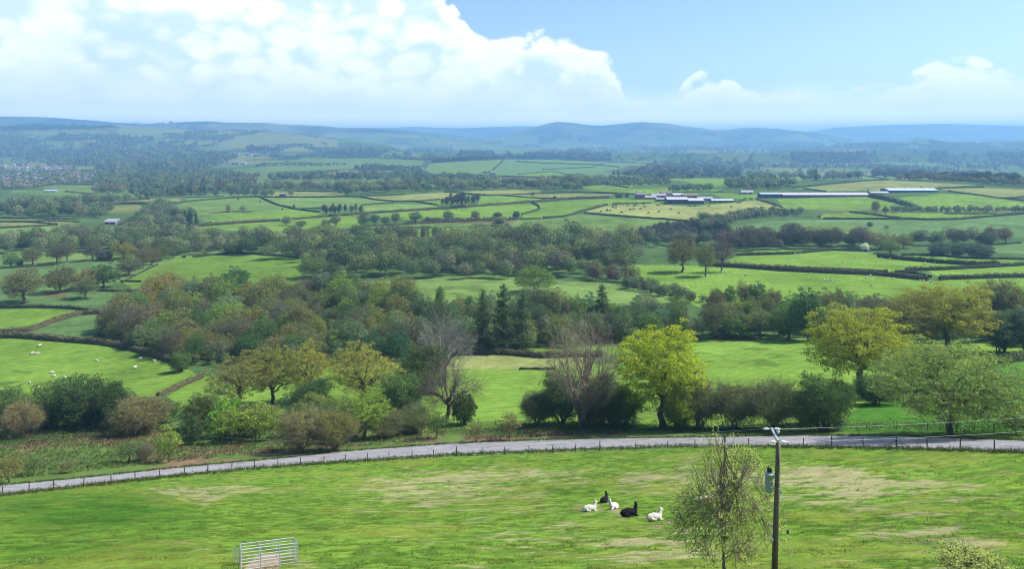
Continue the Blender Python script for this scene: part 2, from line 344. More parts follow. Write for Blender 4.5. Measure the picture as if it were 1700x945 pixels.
M_WOOD = plain('weathered_wood', (.085, .068, .052), .9, var=.4, scale=8); M_POLE = plain('creosoted_wood', (.15, .118, .09), .85, var=.45, scale=9, bump=.6)
M_GALV = plain('galvanised_steel', (.40, .43, .46), .45, .55, .15, 12); M_TANK = plain('grey_painted_tank', (.30, .33, .36), .5, 0, .12, 7)
M_PORC = plain('pale_insulator', (.72, .72, .70), .25, 0, .05, 5, spec=.6); M_DARK = plain('dark_rubber', (.03, .03, .035), .5); M_WIRE = plain('line_wire', (.34, .35, .36), .6, .2)
M_ROAD = road_mat()
M_WOOL = plain('fleece', (.50, .465, .41), 1, var=.12, scale=14, bump=.8, spec=.05); M_CREAM = plain('cream_fleece', (.46, .40, .31), 1, var=.15, scale=14, bump=.8, spec=.05)
M_BLACK = plain('black_fleece', (.012, .011, .012), 1, var=.3, scale=14, bump=.8, spec=.1); M_SKIN = plain('dark_muzzle', (.05, .04, .04), .7)
M_COW = plain('black_hide', (.014, .013, .014), .8); M_REDCOW = plain('brown_hide', (.16, .05, .025), .8)

# ------------------------------------------------------------------ ground sheet
print('ground')
def inpoly(px, py, poly):
    poly = np.array(poly, float); x0, y0 = poly.min(0); x1, y1 = poly.max(0)
    idx = np.nonzero((px >= x0) & (px <= x1) & (py >= y0) & (py <= y1))[0]
    X, Yy = px[idx], py[idx]; ins = np.zeros(len(idx), bool); n = len(poly)
    for i in range(n):
        xa, ya = poly[i]; xb, yb = poly[(i+1) % n]
        c = (ya > Yy) != (yb > Yy)
        with np.errstate(divide='ignore', invalid='ignore'): ins ^= c & (X < (xb-xa)*(Yy-ya)/(yb-ya+1e-12)+xa)
    return idx[ins]
us = np.concatenate([np.linspace(-2400, -80, 70), np.arange(-72, 1772, 1.5), np.linspace(1780, 4100, 70)])
rc = colrow(850)
rows = [3.0, 4.5]; d = 6.0
ks = np.linspace(math.log(6), math.log(14900), 60000); dd = np.exp(ks); yy = HY-(hz(0*dd, dd)-CAMZ)/dd*F; yl = HY-(hz(-.55*dd, dd)-CAMZ)/dd*F; yr = HY-(hz(.6*dd, dd)-CAMZ)/dd*F
step = np.maximum(np.maximum(np.abs(np.diff(yy)), np.abs(np.diff(yl))), np.abs(np.diff(yr))) + .0
step = step/np.where(dd[1:] < 26, 6.0, 1.05) + np.diff(ks)/.014
cum = np.concatenate([[0], np.cumsum(step)]); nr = int(cum[-1]); dr = np.interp(np.arange(nr), cum, dd)
rows = np.concatenate([[3.0, 4.5], dr, [15000, 19000]]); print('rows', len(rows), 'cols', len(us))
GX = (us[None, :]-CX)*rows[:, None]/F; GY = np.repeat(rows[:, None], len(us), 1); GZ = hz(GX, GY)
PXv = np.repeat(us[None, :], len(rows), 0).ravel(); PYv = (HY-(GZ-CAMZ)/GY*F).ravel()
X, Yd, Zt = GX.ravel(), GY.ravel(), GZ.ravel()
L1 = np.array((.110, .186, .030)); L2 = np.array((.104, .164, .044)); L3 = np.array((.074, .130, .044)); LY = np.array((.175, .198, .066)); LB = np.array((.105, .085, .045))
LD = np.array((.04, .06, .02)); LR = np.array((.060, .085, .020)); BR = np.array((.150, .100, .065)); STRAW = np.array((.27, .25, .13))
col = np.tile(LD, (len(X), 1))
def far_field(x, y):
    x, y = np.array([x]), np.array([y]); fx = x/210+.25*fbm(x/400, y/400, 31, 2)*3; fy = y/(210*1.25)+.2*fbm(x/300, y/300, 35, 2)*3
    return float(hash2(np.floor(fx), np.floor(fy), 77)[0]) > .30+.75*(float(fbm(x/900+3, y/1100, 41, 4)[0])-.42)*2
# far country: a patchwork of pale fields, woods and moor
cell = 210+0*X; fx = X/cell+.25*fbm(X/400, Yd/400, 31, 2)*3; fy = Yd/(cell*1.25)+.2*fbm(X/300, Yd/300, 35, 2)*3
hh = hash2(np.floor(fx), np.floor(fy), 77); h2 = hash2(np.floor(fx), np.floor(fy), 78)
fieldc = np.where((h2 < .5)[:, None], L2*.85, LY*.75); fieldc = np.where((h2 > .8)[:, None], L3*.9, fieldc)
woodn = fbm(X/900+3, Yd/1100, 41, 4)
far = Yd > 1350
isf = far & (hh > .30+.75*(woodn-.42)*2)
col[isf] = fieldc[isf]
col[far & ~isf] = np.array((.050, .068, .030))
moor = np.clip(sstep(Zt-CAMZ, 40, 120)+.2*(fbm(X/300, Yd/300, 5, 4)-.5), 0, 1)[:, None]*(Yd > 3500)[:, None]
mcol = np.array((.046, .054, .026))+(fbm(X/380, Yd/260, 61, 5)-.47)[:, None]*np.array((.34, .33, .14))
col = col*(1-moor)+np.maximum(mcol, .012)*moor
def paint(poly, c, mix=1.):
    i = inpoly(PXv, PYv, poly); col[i] = col[i]*(1-mix)+np.array(c)*mix
    return i
near = (Yd < 1350); col[near & (PYv > 300)] = L3*.8          # rough grass between everything
FIELDS = [
 # distant left pasture hill and town-side fields
 ([(200, 209), (300, 214), (420, 219), (500, 224), (560, 232), (560, 246), (480, 246), (400, 246), (330, 240), (260, 232), (190, 222)], LY*.75), ([(20, 212), (70, 214), (180, 217), (190, 226), (120, 226), (40, 222)], LY*.7),
 ([(415, 236), (520, 246), (520, 252), (430, 250)], LY*.8), ([(325, 255), (450, 258), (500, 262), (430, 264), (335, 262)], LY*.75), ([(440, 268), (600, 266), (640, 274), (590, 280), (440, 286)], L2*.95), ([(340, 286), (440, 276), (450, 300), (420, 306), (350, 300)], L2*.8),
 ([(60, 309), (96, 307), (154, 308), (156, 322), (110, 318), (75, 315)], L2*.9), ([(20, 316), (75, 316), (150, 322), (215, 318), (236, 314), (275, 316), (270, 324), (200, 332), (120, 326), (20, 320)], L2*.9),
 ([(130, 344), (200, 341), (230, 338), (240, 352), (160, 356)], LY*.75), ([(160, 338), (250, 330), (300, 328), (300, 336), (200, 339)], LY*.75),
 ([(0, 364), (60, 364), (132, 366), (136, 370), (96, 375), (0, 380)], LY*.8), ([(0, 380), (96, 375), (138, 372), (120, 384), (60, 390), (0, 391)], L2*1.1),
 # middle left
 ([(300, 337), (360, 331), (430, 327), (458, 340), (491, 347), (530, 352), (528, 358), (466, 366), (352, 371), (320, 360), (290, 348)], L2), ([(348, 355), (420, 352), (491, 348), (530, 353), (528, 358), (466, 366), (352, 371)], L1*1.02),
 ([(431, 328), (600, 327), (600, 345), (535, 345), (491, 347), (458, 340)], L2*1.1), ([(452, 318), (574, 319), (572, 326), (440, 327)], LY*.95), ([(306, 325), (400, 322), (430, 326), (310, 333)], L2),
 ([(325, 378), (360, 374), (466, 367), (530, 360), (600, 356), (600, 376), (520, 384), (420, 386)], L1*1.05), ([(545, 384), (610, 381), (670, 378), (660, 384), (560, 388)], L2),
 ([(0, 415), (60, 414), (190, 415), (280, 418), (276, 440), (200, 468), (160, 480), (100, 474), (0, 474)], L2*1.05), ([(0, 440), (90, 438), (190, 436), (200, 445), (100, 456), (0, 460)], L3*1.1),
 ([(203, 469), (288, 430), (304, 412), (372, 409), (440, 413), (500, 428), (498, 470), (400, 500), (260, 496), (232, 486)], L2*1.05), ([(303, 428), (340, 425), (379, 421), (420, 423), (500, 430), (500, 480), (400, 500), (250, 496), (205, 469), (270, 440)], L1*.9),
 ([(0, 474), (160, 482), (236, 484), (220, 520), (150, 512), (0, 508)], L3), ([(0, 514), (60, 513), (140, 515), (84, 532), (50, 545), (0, 550)], L1*1.05), ([(56, 552), (90, 534), (140, 522), (180, 520), (180, 545), (150, 560), (90, 557)], L3*1.15),
 ([(-80, 560), (68, 560), (169, 566), (237, 583), (291, 602), (318, 616), (330, 626), (300, 640), (262, 658), (180, 664), (60, 668), (-80, 672)], L1*1.05),
 ([(262, 668), (300, 645), (336, 628), (420, 600), (600, 600), (700, 640), (600, 690), (420, 690), (300, 690)], L1*1.1),
 # middle centre
 ([(600, 327), (650, 325), (735, 319), (770, 322), (735, 331), (690, 334), (654, 334), (618, 331)], LY), ([(600, 341), (654, 337), (726, 341), (726, 346), (659, 351), (608, 353)], L2*1.2), ([(600, 329), (654, 335), (600, 339)], L2*1.1), ([(692, 335), (732, 331), (730, 340)], L1),
 ([(740, 319), (900, 313), (900, 320), (830, 323), (800, 323)], LY*.95), ([(800, 326), (832, 325), (900, 330), (900, 333), (834, 338), (790, 341)], L1*1.1), ([(832, 324), (900, 322), (1022, 322), (1005, 327), (945, 329), (900, 328)], LY*.9),
 ([(611, 355), (726, 348), (834, 340), (882, 337), (895, 345), (866, 356), (858, 363), (790, 366), (700, 366), (640, 362)], L1*1.05), ([(868, 357), (896, 348), (890, 337), (1005, 330), (1055, 330), (1100, 332), (1107, 338), (1010, 340), (972, 349), (940, 359), (902, 362), (866, 363)], L1*.95),
 ([(840, 366), (902, 363), (960, 357), (1062, 362), (1139, 368), (1090, 372), (1037, 388), (1010, 392), (914, 394), (820, 402), (808, 380)], L2*1.0), ([(970, 352), (1008, 341), (1080, 338), (1150, 343), (1200, 338), (1256, 332), (1299, 345), (1220, 358), (1139, 366), (1062, 360)], LY*1.12),
 ([(560, 398), (700, 398), (840, 396), (914, 396), (1000, 394), (1000, 402), (840, 408), (680, 402)], L1*.95), ([(600, 376), (760, 369), (850, 368), (850, 372), (720, 377), (600, 381)], L2), ([(600, 382), (830, 378), (810, 392), (600, 404)], L1),
 ([(960, 310), (1006, 306), (1044, 312), (990, 318)], L1), ([(986, 318), (1044, 313), (1110, 312), (1200, 316), (1180, 320), (1060, 322)], L1*1.05), ([(1110, 296), (1200, 296), (1300, 290), (1340, 296), (1300, 310), (1180, 310)], L1*1.05), ([(1020, 308), (1100, 300), (1110, 304), (1040, 311)], L1),
 # the distant hill with hedged fields
 ([(690, 296), (715, 271), (848, 264), (836, 266), (814, 286), (760, 292)], L2), ([(838, 266), (857, 264), (981, 268), (1056, 271), (1030, 280), (950, 293), (830, 292), (816, 286)], L3*1.25), ([(905, 264), (981, 268), (993, 273), (916, 271), (858, 268)], L1*.9), ([(900, 286), (920, 285), (950, 292), (900, 293), (859, 290)], L1), ([(600, 264), (706, 266), (700, 275), (650, 273), (610, 280), (600, 280)], L2*.9),
 # right-hand fields
 ([(1180, 320), (1262, 322), (1256, 331), (1200, 330)], L1), ([(1290, 330), (1445, 327), (1500, 340), (1526, 347), (1400, 350), (1300, 346)], L1*1.08), ([(1319, 313), (1436, 301), (1480, 299), (1600, 306), (1640, 310), (1560, 312), (1465, 316), (1375, 317)], LY*.98), ([(1434, 291), (1480, 291), (1480, 298), (1434, 299)], L1*.9),
 ([(1492, 328), (1560, 322), (1616, 323), (1659, 329), (1700, 337), (1700, 352), (1526, 350)], L1*1.15), ([(1560, 314), (1634, 312), (1800, 318), (1800, 330), (1659, 328), (1600, 319)], LY*1.0), ([(1352, 362), (1372, 354), (1410, 353), (1470, 360), (1500, 363), (1370, 363)], L1*1.05), ([(1412, 353), (1660, 355), (1634, 359), (1589, 362), (1500, 362)], L1*1.1),
 ([(1205, 378), (1290, 366), (1367, 365), (1537, 365), (1634, 361), (1800, 350), (1800, 392), (1560, 394), (1420, 398), (1330, 384), (1240, 386)], L3*1.25), ([(1330, 372), (1420, 372), (1470, 380), (1430, 396), (1340, 385)], L2), ([(1640, 407), (1800, 396), (1800, 425), (1645, 420)], L3*1.2),
 ([(1222, 418), (1380, 412), (1300, 421), (1222, 422)], L1), ([(1190, 440), (1225, 425), (1308, 423), (1382, 416), (1441, 419), (1562, 436), (1600, 440), (1505, 447), (1480, 452), (1400, 449), (1297, 444), (1180, 438)], L1*1.08),
 ([(1040, 440), (1176, 441), (1297, 449), (1400, 455), (1483, 460), (1540, 466), (1600, 464), (1800, 460), (1800, 520), (1500, 520), (1160, 510), (1040, 466)], L1*1.1), ([(1500, 424), (1551, 424), (1598, 429), (1800, 433), (1800, 437), (1640, 438), (1562, 433)], L1*1.05), ([(1540, 450), (1562, 448), (1700, 440), (1800, 437), (1800, 455), (1616, 458), (1560, 460)], L1*1.12),
 ([(560, 470), (700, 464), (780, 459), (830, 457), (860, 461), (940, 467), (1010, 470), (1090, 485), (1130, 500), (1000, 512), (760, 510), (600, 500)], L2*1.15),
 # behind the roadside trees
 ([(770, 592), (830, 590), (900, 592), (960, 590), (1000, 612), (922, 612), (794, 614), (700, 614), (690, 600)], LY*1.05), ([(824, 578), (1060, 576), (1060, 590), (900, 588)], L1*.9),
 ([(700, 616), (794, 614), (922, 612), (1060, 600), (1060, 700), (900, 712), (700, 712)], L1*1.15), ([(1060, 580), (1100, 566), (1340, 562), (1700, 572), (1800, 574), (1800, 592), (1648, 604), (1480, 640), (1420, 700), (1060, 712)], L1*1.2),
 ([(1410, 690), (1450, 655), (1500, 640), (1640, 606), (1800, 596), (1800, 722), (1400, 718)], np.array((.058, .15, .022))),
 # road verge, rough ground left of it
 ([(-80, 700), (150, 705), (300, 700), (560, 712), (800, 712), (1000, 716), (1200, 716), (1800, 722), (1800, 735), (1488, 727), (1129, 729), (758, 738), (560, 752), (265, 783), (0, 808), (-80, 815)], L2*.85)]
for poly, c in FIELDS: paint(poly, c)
nb = fbm(X/3.5, Yd/2.5, 90, 5)
for poly in ([(-80, 738), (90, 728), (200, 712), (290, 716), (260, 735), (150, 738), (60, 748), (-80, 762)], [(235, 770), (270, 745), (330, 735), (420, 738), (600, 735), (620, 748), (480, 758), (380, 768), (250, 782)], [(640, 738), (700, 726), (900, 718), (1050, 715), (1060, 724), (900, 730), (760, 735)]):
    i = inpoly(PXv, PYv, poly); w = sstep(nb[i], .44, .56)[:, None]*.9; col[i] = col[i]*(1-w)+BR*(.7+.8*vnoise(X[i]*3, Yd[i]*3, 4))[:, None]*w
for poly in ([(80, 482), (118, 482), (110, 494), (70, 494)], [(700, 366), (860, 362), (850, 372), (760, 371)], [(1330, 350), (1500, 350), (1700, 352), (1700, 354), (1330, 353)]): paint(poly, LB, .8)
# tone and wear inside the fields: damp hollows, rushes, faint cultivation lines
fw = (Yd < 1400) & (PYv < 720)
tone = 1+.55*(fbm(X[fw]/38, Yd[fw]/30, 71, 4)-.5)+.35*(fbm(X[fw]/6, Yd[fw]/5, 72, 3)-.5)
fi = hash2(np.floor(X[fw]/140), np.floor(Yd[fw]/110), 73); li = np.sin((X[fw]*np.cos(fi*3)+Yd[fw]*np.sin(fi*3))*2.1)
col[fw] *= (tone+.05*li)[:, None]
rush = sstep(fbm(X[fw]/9, Yd[fw]/6, 75, 4), .60, .68)*.5*sstep(fbm(X[fw]/70, Yd[fw]/60, 76, 2), .45, .6)
col[fw] = col[fw]*(1-rush[:, None])+np.array((.045, .075, .022))*rush[:, None]
# the paddock
pad = (PYv > 700) & (Yd < 110)
rb = np.interp(PXv, [-900, 0, 139, 265, 415, 570, 758, 956, 1129, 1333, 1488, 1700, 2600], [900, 824, 808, 794, 779, 768, 756, 748, 742, 743, 746, 752, 790])
pad = (PYv > rb) & (Yd < 110)
n_a = fbm(X/7, Yd/5, 11, 5); n_b = fbm(X/.75, Yd/.5, 21, 4); n_c = fbm(X/22, Yd/18, 14, 3); n_d = fbm(X/2.4, Yd/1.4, 24, 4)
pc = np.tile(np.array((.098, .172, .024)), (pad.sum(), 1))
a, b, c_, d_ = n_a[pad], n_b[pad], n_c[pad], n_d[pad]
pc *= (.66+.68*sstep(b, .25, .72))[:, None]
dk = sstep(d_, .53, .68)*sstep(b, .42, .62)*.5; pc = pc*(1-dk[:, None])+np.array((.028, .085, .010))*dk[:, None]
yl_ = sstep(a, .5, .68)*.5; pc = pc*(1-yl_[:, None])+np.array((.16, .19, .035))*yl_[:, None]
px_, py_ = PXv[pad], PYv[pad]
def blob(cx, cy, rx, ry): return np.exp(-(((px_-cx)/rx)**2+((py_-cy)/ry)**2))
bare = .55*blob(330, 822, 70, 10)+.8*blob(700, 815, 110, 24)+.6*blob(860, 790, 120, 14)+.6*blob(1150, 790, 130, 20)+.75*blob(1340, 785, 90, 16)+.7*blob(1430, 810, 110, 25)+.55*blob(1120, 910, 120, 22)+.6*blob(1480, 890, 100, 20)+.65*blob(1620, 905, 90, 14)+.5*blob(1000, 900, 70, 10)+.3*blob(1500, 830, 200, 40)+.25*blob(900, 850, 300, 60)
n_e = fbm(X[pad]/.8, Yd[pad]/.35, 44, 3); st = np.clip(sstep(bare*.95+1.5*(d_-.5)+1.2*(n_e-.5)+.4*(a-.5), .30, .95), 0, .85)[:, None]; pc = pc*(1-st)+STRAW*(.75+.5*b)[:, None]*st
lush = np.clip(1.5*blob(130, 850, 170, 30)+.5*blob(190, 920, 140, 22)+.4*blob(40, 920, 80, 30)+.25*blob(360, 880, 120, 30), 0, 1)
tri = (py_ > 812+(px_-235)*.235)*1.0*(px_ < 345); lush *= np.where(px_ > 235, tri, 1)
lu = (lush*sstep(.5*d_+.5*b, .30, .55))[:, None]*.85; pc = pc*(1-lu)+np.array((.030, .092, .012))*(.3+1.4*b)[:, None]*lu
tr_ = inpoly(px_, py_, [(245, 812), (300, 812), (400, 806), (450, 812), (380, 822), (340, 842), (300, 832)])
w = sstep(b[tr_]*.5+d_[tr_]*.5, .36, .6)[:, None]*.75; pc[tr_] = pc[tr_]*(1-w)+STRAW*.95*w
pn = inpoly(px_, py_, [(405, 945), (425, 925), (462, 918), (468, 940), (450, 960), (400, 960)])
w = sstep(b[pn]*.4+d_[pn]*.6, .2, .45)[:, None]*.95; pc[pn] = pc[pn]*(1-w)+np.array((.30, .22, .15))*w
for qx, qy in ((960, 843), (1040, 818), (994, 846), (1022, 850), (1092, 876), (1112, 868), (1034, 860)):
    w = (.8*blob(qx, qy, 9, 3.5)*sstep(b, .2, .5))[:, None]; pc = pc*(1-w)+np.array((.27, .20, .13))*w
col[pad] = pc
tuft = np.zeros(len(X)); tuft[pad] = (.09*(b-.5)+.13*(d_-.5)+.10*(a-.5))*sstep(PYv[pad]-rb[pad], 2, 10)+.10*lu[:, 0]*b
rough = (PYv < rb-22) & (Yd < 260); tuft[rough] = .25*(n_d[rough]-.5)
Zt = Zt+tuft
nR, nC = len(rows), len(us)
idx = np.arange(nR*nC).reshape(nR, nC)
FQ = np.stack([idx[:-1, :-1], idx[:-1, 1:], idx[1:, 1:], idx[1:, :-1]], -1).reshape(-1, 4)
V = np.stack([X, Yd, Zt], 1)
# a few rows behind the camera
bk = np.array([[x, y, 96.-.02*abs(x)*0-.0*y] for y in (1.5, -60, -400) for x in (-600, -60, 60, 600)]); bk[:, 2] = [94, 94, 94, 94, 98, 98, 98, 98, 120, 120, 120, 120]
b0 = len(V); V = np.vstack([V, bk]); col = np.vstack([col, np.tile(L1, (12, 1))])
FQ = np.vstack([FQ, [[b0+4*j+i+4, b0+4*j+i+5, b0+4*j+i+1, b0+4*j+i] for j in range(2) for i in range(3)]])
gm = mesh('ground', V, FQ, [M_GROUND], col=np.clip(col, .004, 1), smooth_=True)
tag(ob('ground', gm), None, kind='structure')
# ------------------------------------------------------------------ trees
print('trees')
def fps(pts, k, rg):
    sel = [int(rg.integers(len(pts)))]; d = np.linalg.norm(pts-pts[sel[0]], axis=1)
    while len(sel) < k:
        j = int(np.argmax(d)); sel.append(j); d = np.minimum(d, np.linalg.norm(pts-pts[j], axis=1))
    return sel
def tubes_mesh(T):                                   # list of (pts[n,3], radii[n], sides) -> verts, quads
    VV, FF, n0 = [], [], 0
    for pts, rad, s in T:
        n = len(pts); t = np.gradient(pts, axis=0); t /= np.linalg.norm(t, axis=1)[:, None]+1e-9
        up = np.array([.31, .17, .93]) if abs(t[0, 2]) < .8 else np.array([.95, .2, .1])
        a = np.cross(t, up); a /= np.linalg.norm(a, axis=1)[:, None]+1e-9; b = np.cross(t, a)
        th = np.arange(s)*2*math.pi/s
        VV.append((pts[:, None]+rad[:, None, None]*(a[:, None]*np.cos(th)[None, :, None]+b[:, None]*np.sin(th)[None, :, None])).reshape(-1, 3))
        i = np.arange(n-1)[:, None]*s; k = np.arange(s)[None, :]; k2 = (k+1) % s
        FF.append((np.stack([i+k, i+k2, i+s+k2, i+s+k], -1).reshape(-1, 4))+n0); n0 += n*s
    return np.vstack(VV), np.vstack(FF)
def bez(a, b, c, n):
    t = np.linspace(0, 1, n)[:, None]; return a*(1-t)**2+2*b*t*(1-t)+c*t*t
def leaf_quads(pts, size, rg, flat=.5, outw=None):
    n = len(pts); u = rg.normal(size=(n, 3)); u /= np.linalg.norm(u, axis=1)[:, None]
    nrm = rg.normal(size=(n, 3)); nrm[:, 2] += flat*1.6
    if outw is not None: nrm = nrm*.55+outw*1.3
    nrm = nrm+0; v = np.cross(nrm, u); v /= np.linalg.norm(v, axis=1)[:, None]+1e-9
    s = size*(.6+.8*rg.random((n, 1))); u = u*s; v = v*s*.62
    V = np.stack([pts-u*.5, pts-v*.5+u*.05, pts+u*.5, pts+v*.5+u*.05], 1).reshape(-1, 3)
    return V, np.arange(4*n).reshape(-1, 4)
def slivers(a, b, w, rg):                            # thin twigs as slim folded strips
    d = b-a; n = len(a); s = np.cross(d, rg.normal(size=(n, 3))); s /= np.linalg.norm(s, axis=1)[:, None]+1e-9; s *= w
    V = np.stack([a-s, a+s, b+s*.4, b-s*.4], 1).reshape(-1, 3); return V, np.arange(4*n).reshape(-1, 4)
def make_tree(seed, H, Rr, zb, zfork, tips=260, lpt=30, ls=.3, spread=.55, rt=.35, lobes=.28, stems=1, limbs=7, bare=False, droop=0., low=.5, twig=5, flat=.5, lod=2, core=.35, jit=.25, conic=0):
    rg = np.random.default_rng(seed); zc = zb+(H-zb)*low
    ph = rg.random(6)*6.28
    d = rg.normal(size=(tips*3, 3)); d /= np.linalg.norm(d, axis=1)[:, None]
    az = np.arctan2(d[:, 1], d[:, 0])
    lob = 1-lobes*.5+lobes*.5*(np.sin(az*2+ph[0])+.7*np.sin(az*3+ph[1]+d[:, 2]*2)+.6*np.sin(az*5+ph[2]+d[:, 2]*4)+.8*np.sin(d[:, 2]*5+ph[3]+az))/1.6
    rr = (core+(1-core)*rg.random(tips*3)**.55)*lob
    up = np.where(d[:, 2] > 0, H-zc, zc-zb)
    pts = np.stack([d[:, 0]*Rr*rr, d[:, 1]*Rr*rr, zc+d[:, 2]*up*rr], 1)
    if conic: q = np.clip((pts[:, 2]-zc)/(H-zc), 0, 1); pts[:, :2] *= (1-conic*q)[:, None]
    keep = fps(pts, tips, rg); pts = pts[keep]
    T = []; top = zfork+(zc-zfork)*.55 if not conic else H*.86
    lean = rg.normal(size=2)*.04*H
    def trunk_at(z): 
        t = z/H; return np.array([lean[0]*t, lean[1]*t, z])
    L1 = fps(pts, limbs, rg); own = np.argmin(np.linalg.norm(pts[:, None]-pts[L1][None], axis=2), axis=1)
    if stems == 1:
        zt = np.linspace(-.3, top, 7); T.append((np.array([trunk_at(z) for z in zt])+np.vstack([[0, 0, 0], rg.normal(size=(6, 3))*[.03*H*.3, .03*H*.3, 0]]), rt*np.array([1.45, 1.05, .95, .88, .8, .72, .5]), 8))
    sb = [rg.normal(size=3)*[.35, .35, 0] for _ in range(stems)]
    tw_a, tw_b, leafc = [], [], []
    for k in range(limbs):
        cl = pts[own == k]
        if len(cl) == 0: continue
        cen = cl.mean(0)
        if stems == 1: st = trunk_at(zfork+(top-zfork)*rg.random()); r1 = rt*.55
        else: st = sb[k % stems]+np.array([0, 0, -.2]); r1 = rt*.8
        e = st+(cen-st)*.82; mid = st+(cen-st)*.45+np.array([0, 0, .10*np.linalg.norm(cen-st)*(1 if stems == 1 else .6)])
        B = bez(st, mid, e, 7); B[1:-1] += rg.normal(size=(5, 3))*.025*H*.5
        r = np.linspace(r1, r1*.35, 7); T.append((B, r, 6))
        n2 = max(2, min(7, len(cl)//6)); L2 = fps(cl, n2, rg); o2 = np.argmin(np.linalg.norm(cl[:, None]-cl[L2][None], axis=2), axis=1)
        for q in range(n2):
            c2 = cl[o2 == q]
            if len(c2) == 0: continue
            j = int(rg.integers(2, 7)); s2 = B[j]; e2 = s2+(c2.mean(0)-s2)*.85
            B2 = bez(s2, s2+(e2-s2)*.5+np.array([0, 0, .08*np.linalg.norm(e2-s2)])+rg.normal(size=3)*.03*H*.4, e2, 5); T.append((B2, np.linspace(r[j]*.6, r[j]*.22, 5), 4))
            for tip in c2:
                s3 = B2[int(rg.integers(1, 5))]; B3 = bez(s3, (s3+tip)/2+rg.normal(size=3)*.02*H*.5+np.array([0, 0, .03*H*.3]), tip+np.array([0, 0, -droop]), 4)
                if lod > 0: T.append((B3, np.linspace(max(.012, r[j]*.2), .012, 4), 3))
                nt = twig
                if nt:
                    base = B3[rg.integers(1, 4, nt)]; out = tip-np.array([0, 0, zc-.25*H]); out = out/(np.linalg.norm(out)+1e-6)
                    en = base+(out*.6+rg.normal(size=(nt, 3))*.6)*spread*1.3*np.array([1, 1, 1.]) + np.array([0, 0, -droop])
                    tw_a.append(base); tw_b.append(en)
                leafc.append(tip)
    Vt, Ft = tubes_mesh(T)
    if tw_a:
        A_, B_ = np.vstack(tw_a), np.vstack(tw_b)
        if bare:                                     # finer second-order twigs
            n3 = 3; a2 = np.repeat(A_+(B_-A_)*.5, n3, 0)+(np.repeat(B_-A_, n3, 0)*.5*rg.random((len(A_)*n3, 1))); b2 = a2+rg.normal(size=a2.shape)*spread*.42+np.repeat((B_-A_), n3, 0)*.3
            A_, B_ = np.vstack([A_, a2]), np.vstack([B_, b2])
        Vs, Fs = slivers(A_, B_, .011 if not bare else .012, rg); Ft = np.vstack([Ft, Fs+len(Vt)]); Vt = np.vstack([Vt, Vs])
    leafc = np.array(leafc); n = int(len(leafc)*lpt)
    if n:
        c = leafc[rg.integers(0, len(leafc), n)]; off = rg.normal(size=(n, 3)); off[:, 2] += .45; off *= (spread*rg.random((n, 1))**.3)/(np.linalg.norm(off, axis=1)[:, None]); off[:, 2] *= .6
        if droop: off[:, 2] -= droop*rg.random(n)*1.5
        Vl, Fl = leaf_quads(c+off, ls, rg, flat, off/(np.linalg.norm(off, axis=1)[:, None]+1e-6)); cr = rg.random(len(leafc)); rn = rg.random(n)
        me = mesh('crown', Vl, Fl, [M_LEAF], rnd=rn)
    else: me = None
    mt = mesh('trunk', Vt, Ft, [M_BARK], smooth_=True)
    ext = Vl if n > 600 and not bare else Vt
    return dict(t=mt, c=me, H=float(np.percentile(ext[:, 2], 99.7)), R=float(np.percentile(np.abs(ext[:, :2]), 99.3)))
def make_conifer(seed, H=16, Rr=3.4, n=5200, ls=.34, bz=.08, pine=False, tiers=26):
    rg = np.random.default_rng(seed); T = [(np.array([[0, 0, z] for z in np.linspace(-.3, H*.97, 6)]), np.linspace(.3, .04, 6), 6)]; P_ = []
    z0 = H*(.45 if pine else bz)
    for i in range(tiers):
        z = z0+(H-z0)*i/tiers; f = (z-z0)/(H-z0)
        r = Rr*((1-f)**.75 if not pine else (.75+.35*math.sin(f*3.14))*(1-f*f*.5))*(.75+.5*rg.random())
        for k in range(5 if not pine else 4):
            a = rg.random()*6.28; L = r*(.7+.4*rg.random()); e = np.array([math.cos(a)*L, math.sin(a)*L, z-.12*L*(1 if not pine else -1.5)])
            T.append((np.array([[0, 0, z], (e+[0, 0, z])/2+np.array([0, 0, .08*L]) if False else (e+np.array([0, 0, z]))/2, e]), np.array([.05, .03, .01]), 3)); 
            m = max(3, int(n/(tiers*5)*L/(Rr*.6))); t = rg.random(m)**.6; q = np.array([0, 0, z])+(e-np.array([0, 0, z]))*t[:, None]+rg.normal(size=(m, 3))*[.22*Rr*.35, .22*Rr*.35, .22]; q[:, 2] -= .12*rg.random(m)*L; P_.append(q)
    P_ = np.vstack(P_); Vl, Fl = leaf_quads(P_, ls, rg, .3); Vt, Ft = tubes_mesh(T)
    return dict(t=mesh('trunk', Vt, Ft, [M_BARK]), c=mesh('crown', Vl, Fl, [M_LEAF], rnd=rg.random(len(Fl))), H=H, R=Rr)
def make_bush(seed, H=3.5, Rr=2.6, n=4500, ls=.2, lobes=.3, lod=2):
    return make_tree(seed, H, Rr, .15, .3, tips=150, lpt=n/150, ls=ls, spread=.42*H/3.5, rt=.12, lobes=lobes, stems=5, limbs=8, low=.45, twig=4, lod=lod, core=.45)
PR = {}
PR['oakA'] = [make_tree(s, 14, 7.4, 3.0, 3.0, tips=400, lpt=62, ls=.235, spread=.75, rt=.42, limbs=8, lobes=.34, low=.42) for s in (1, 2)]
PR['lone'] = [make_tree(41, 13, 10.5, 3.2, 3.4, tips=420, lpt=26, ls=.36, spread=.85, rt=.65, limbs=8, lobes=.16, low=.18, core=.6, flat=1.2)]
PR['spread'] = [make_tree(s, 12, 8.6, 2.2, 2.6, tips=460, lpt=66, ls=.22, spread=.8, rt=.36, limbs=9, lobes=.28, low=.36) for s in (4,)]
PR['openA'] = [make_tree(s, 13, 6.3, 2.2, 2.4, tips=320, lpt=38, ls=.21, spread=.62, rt=.36, limbs=8, lobes=.42, low=.45, twig=8) for s in (5, 6)]
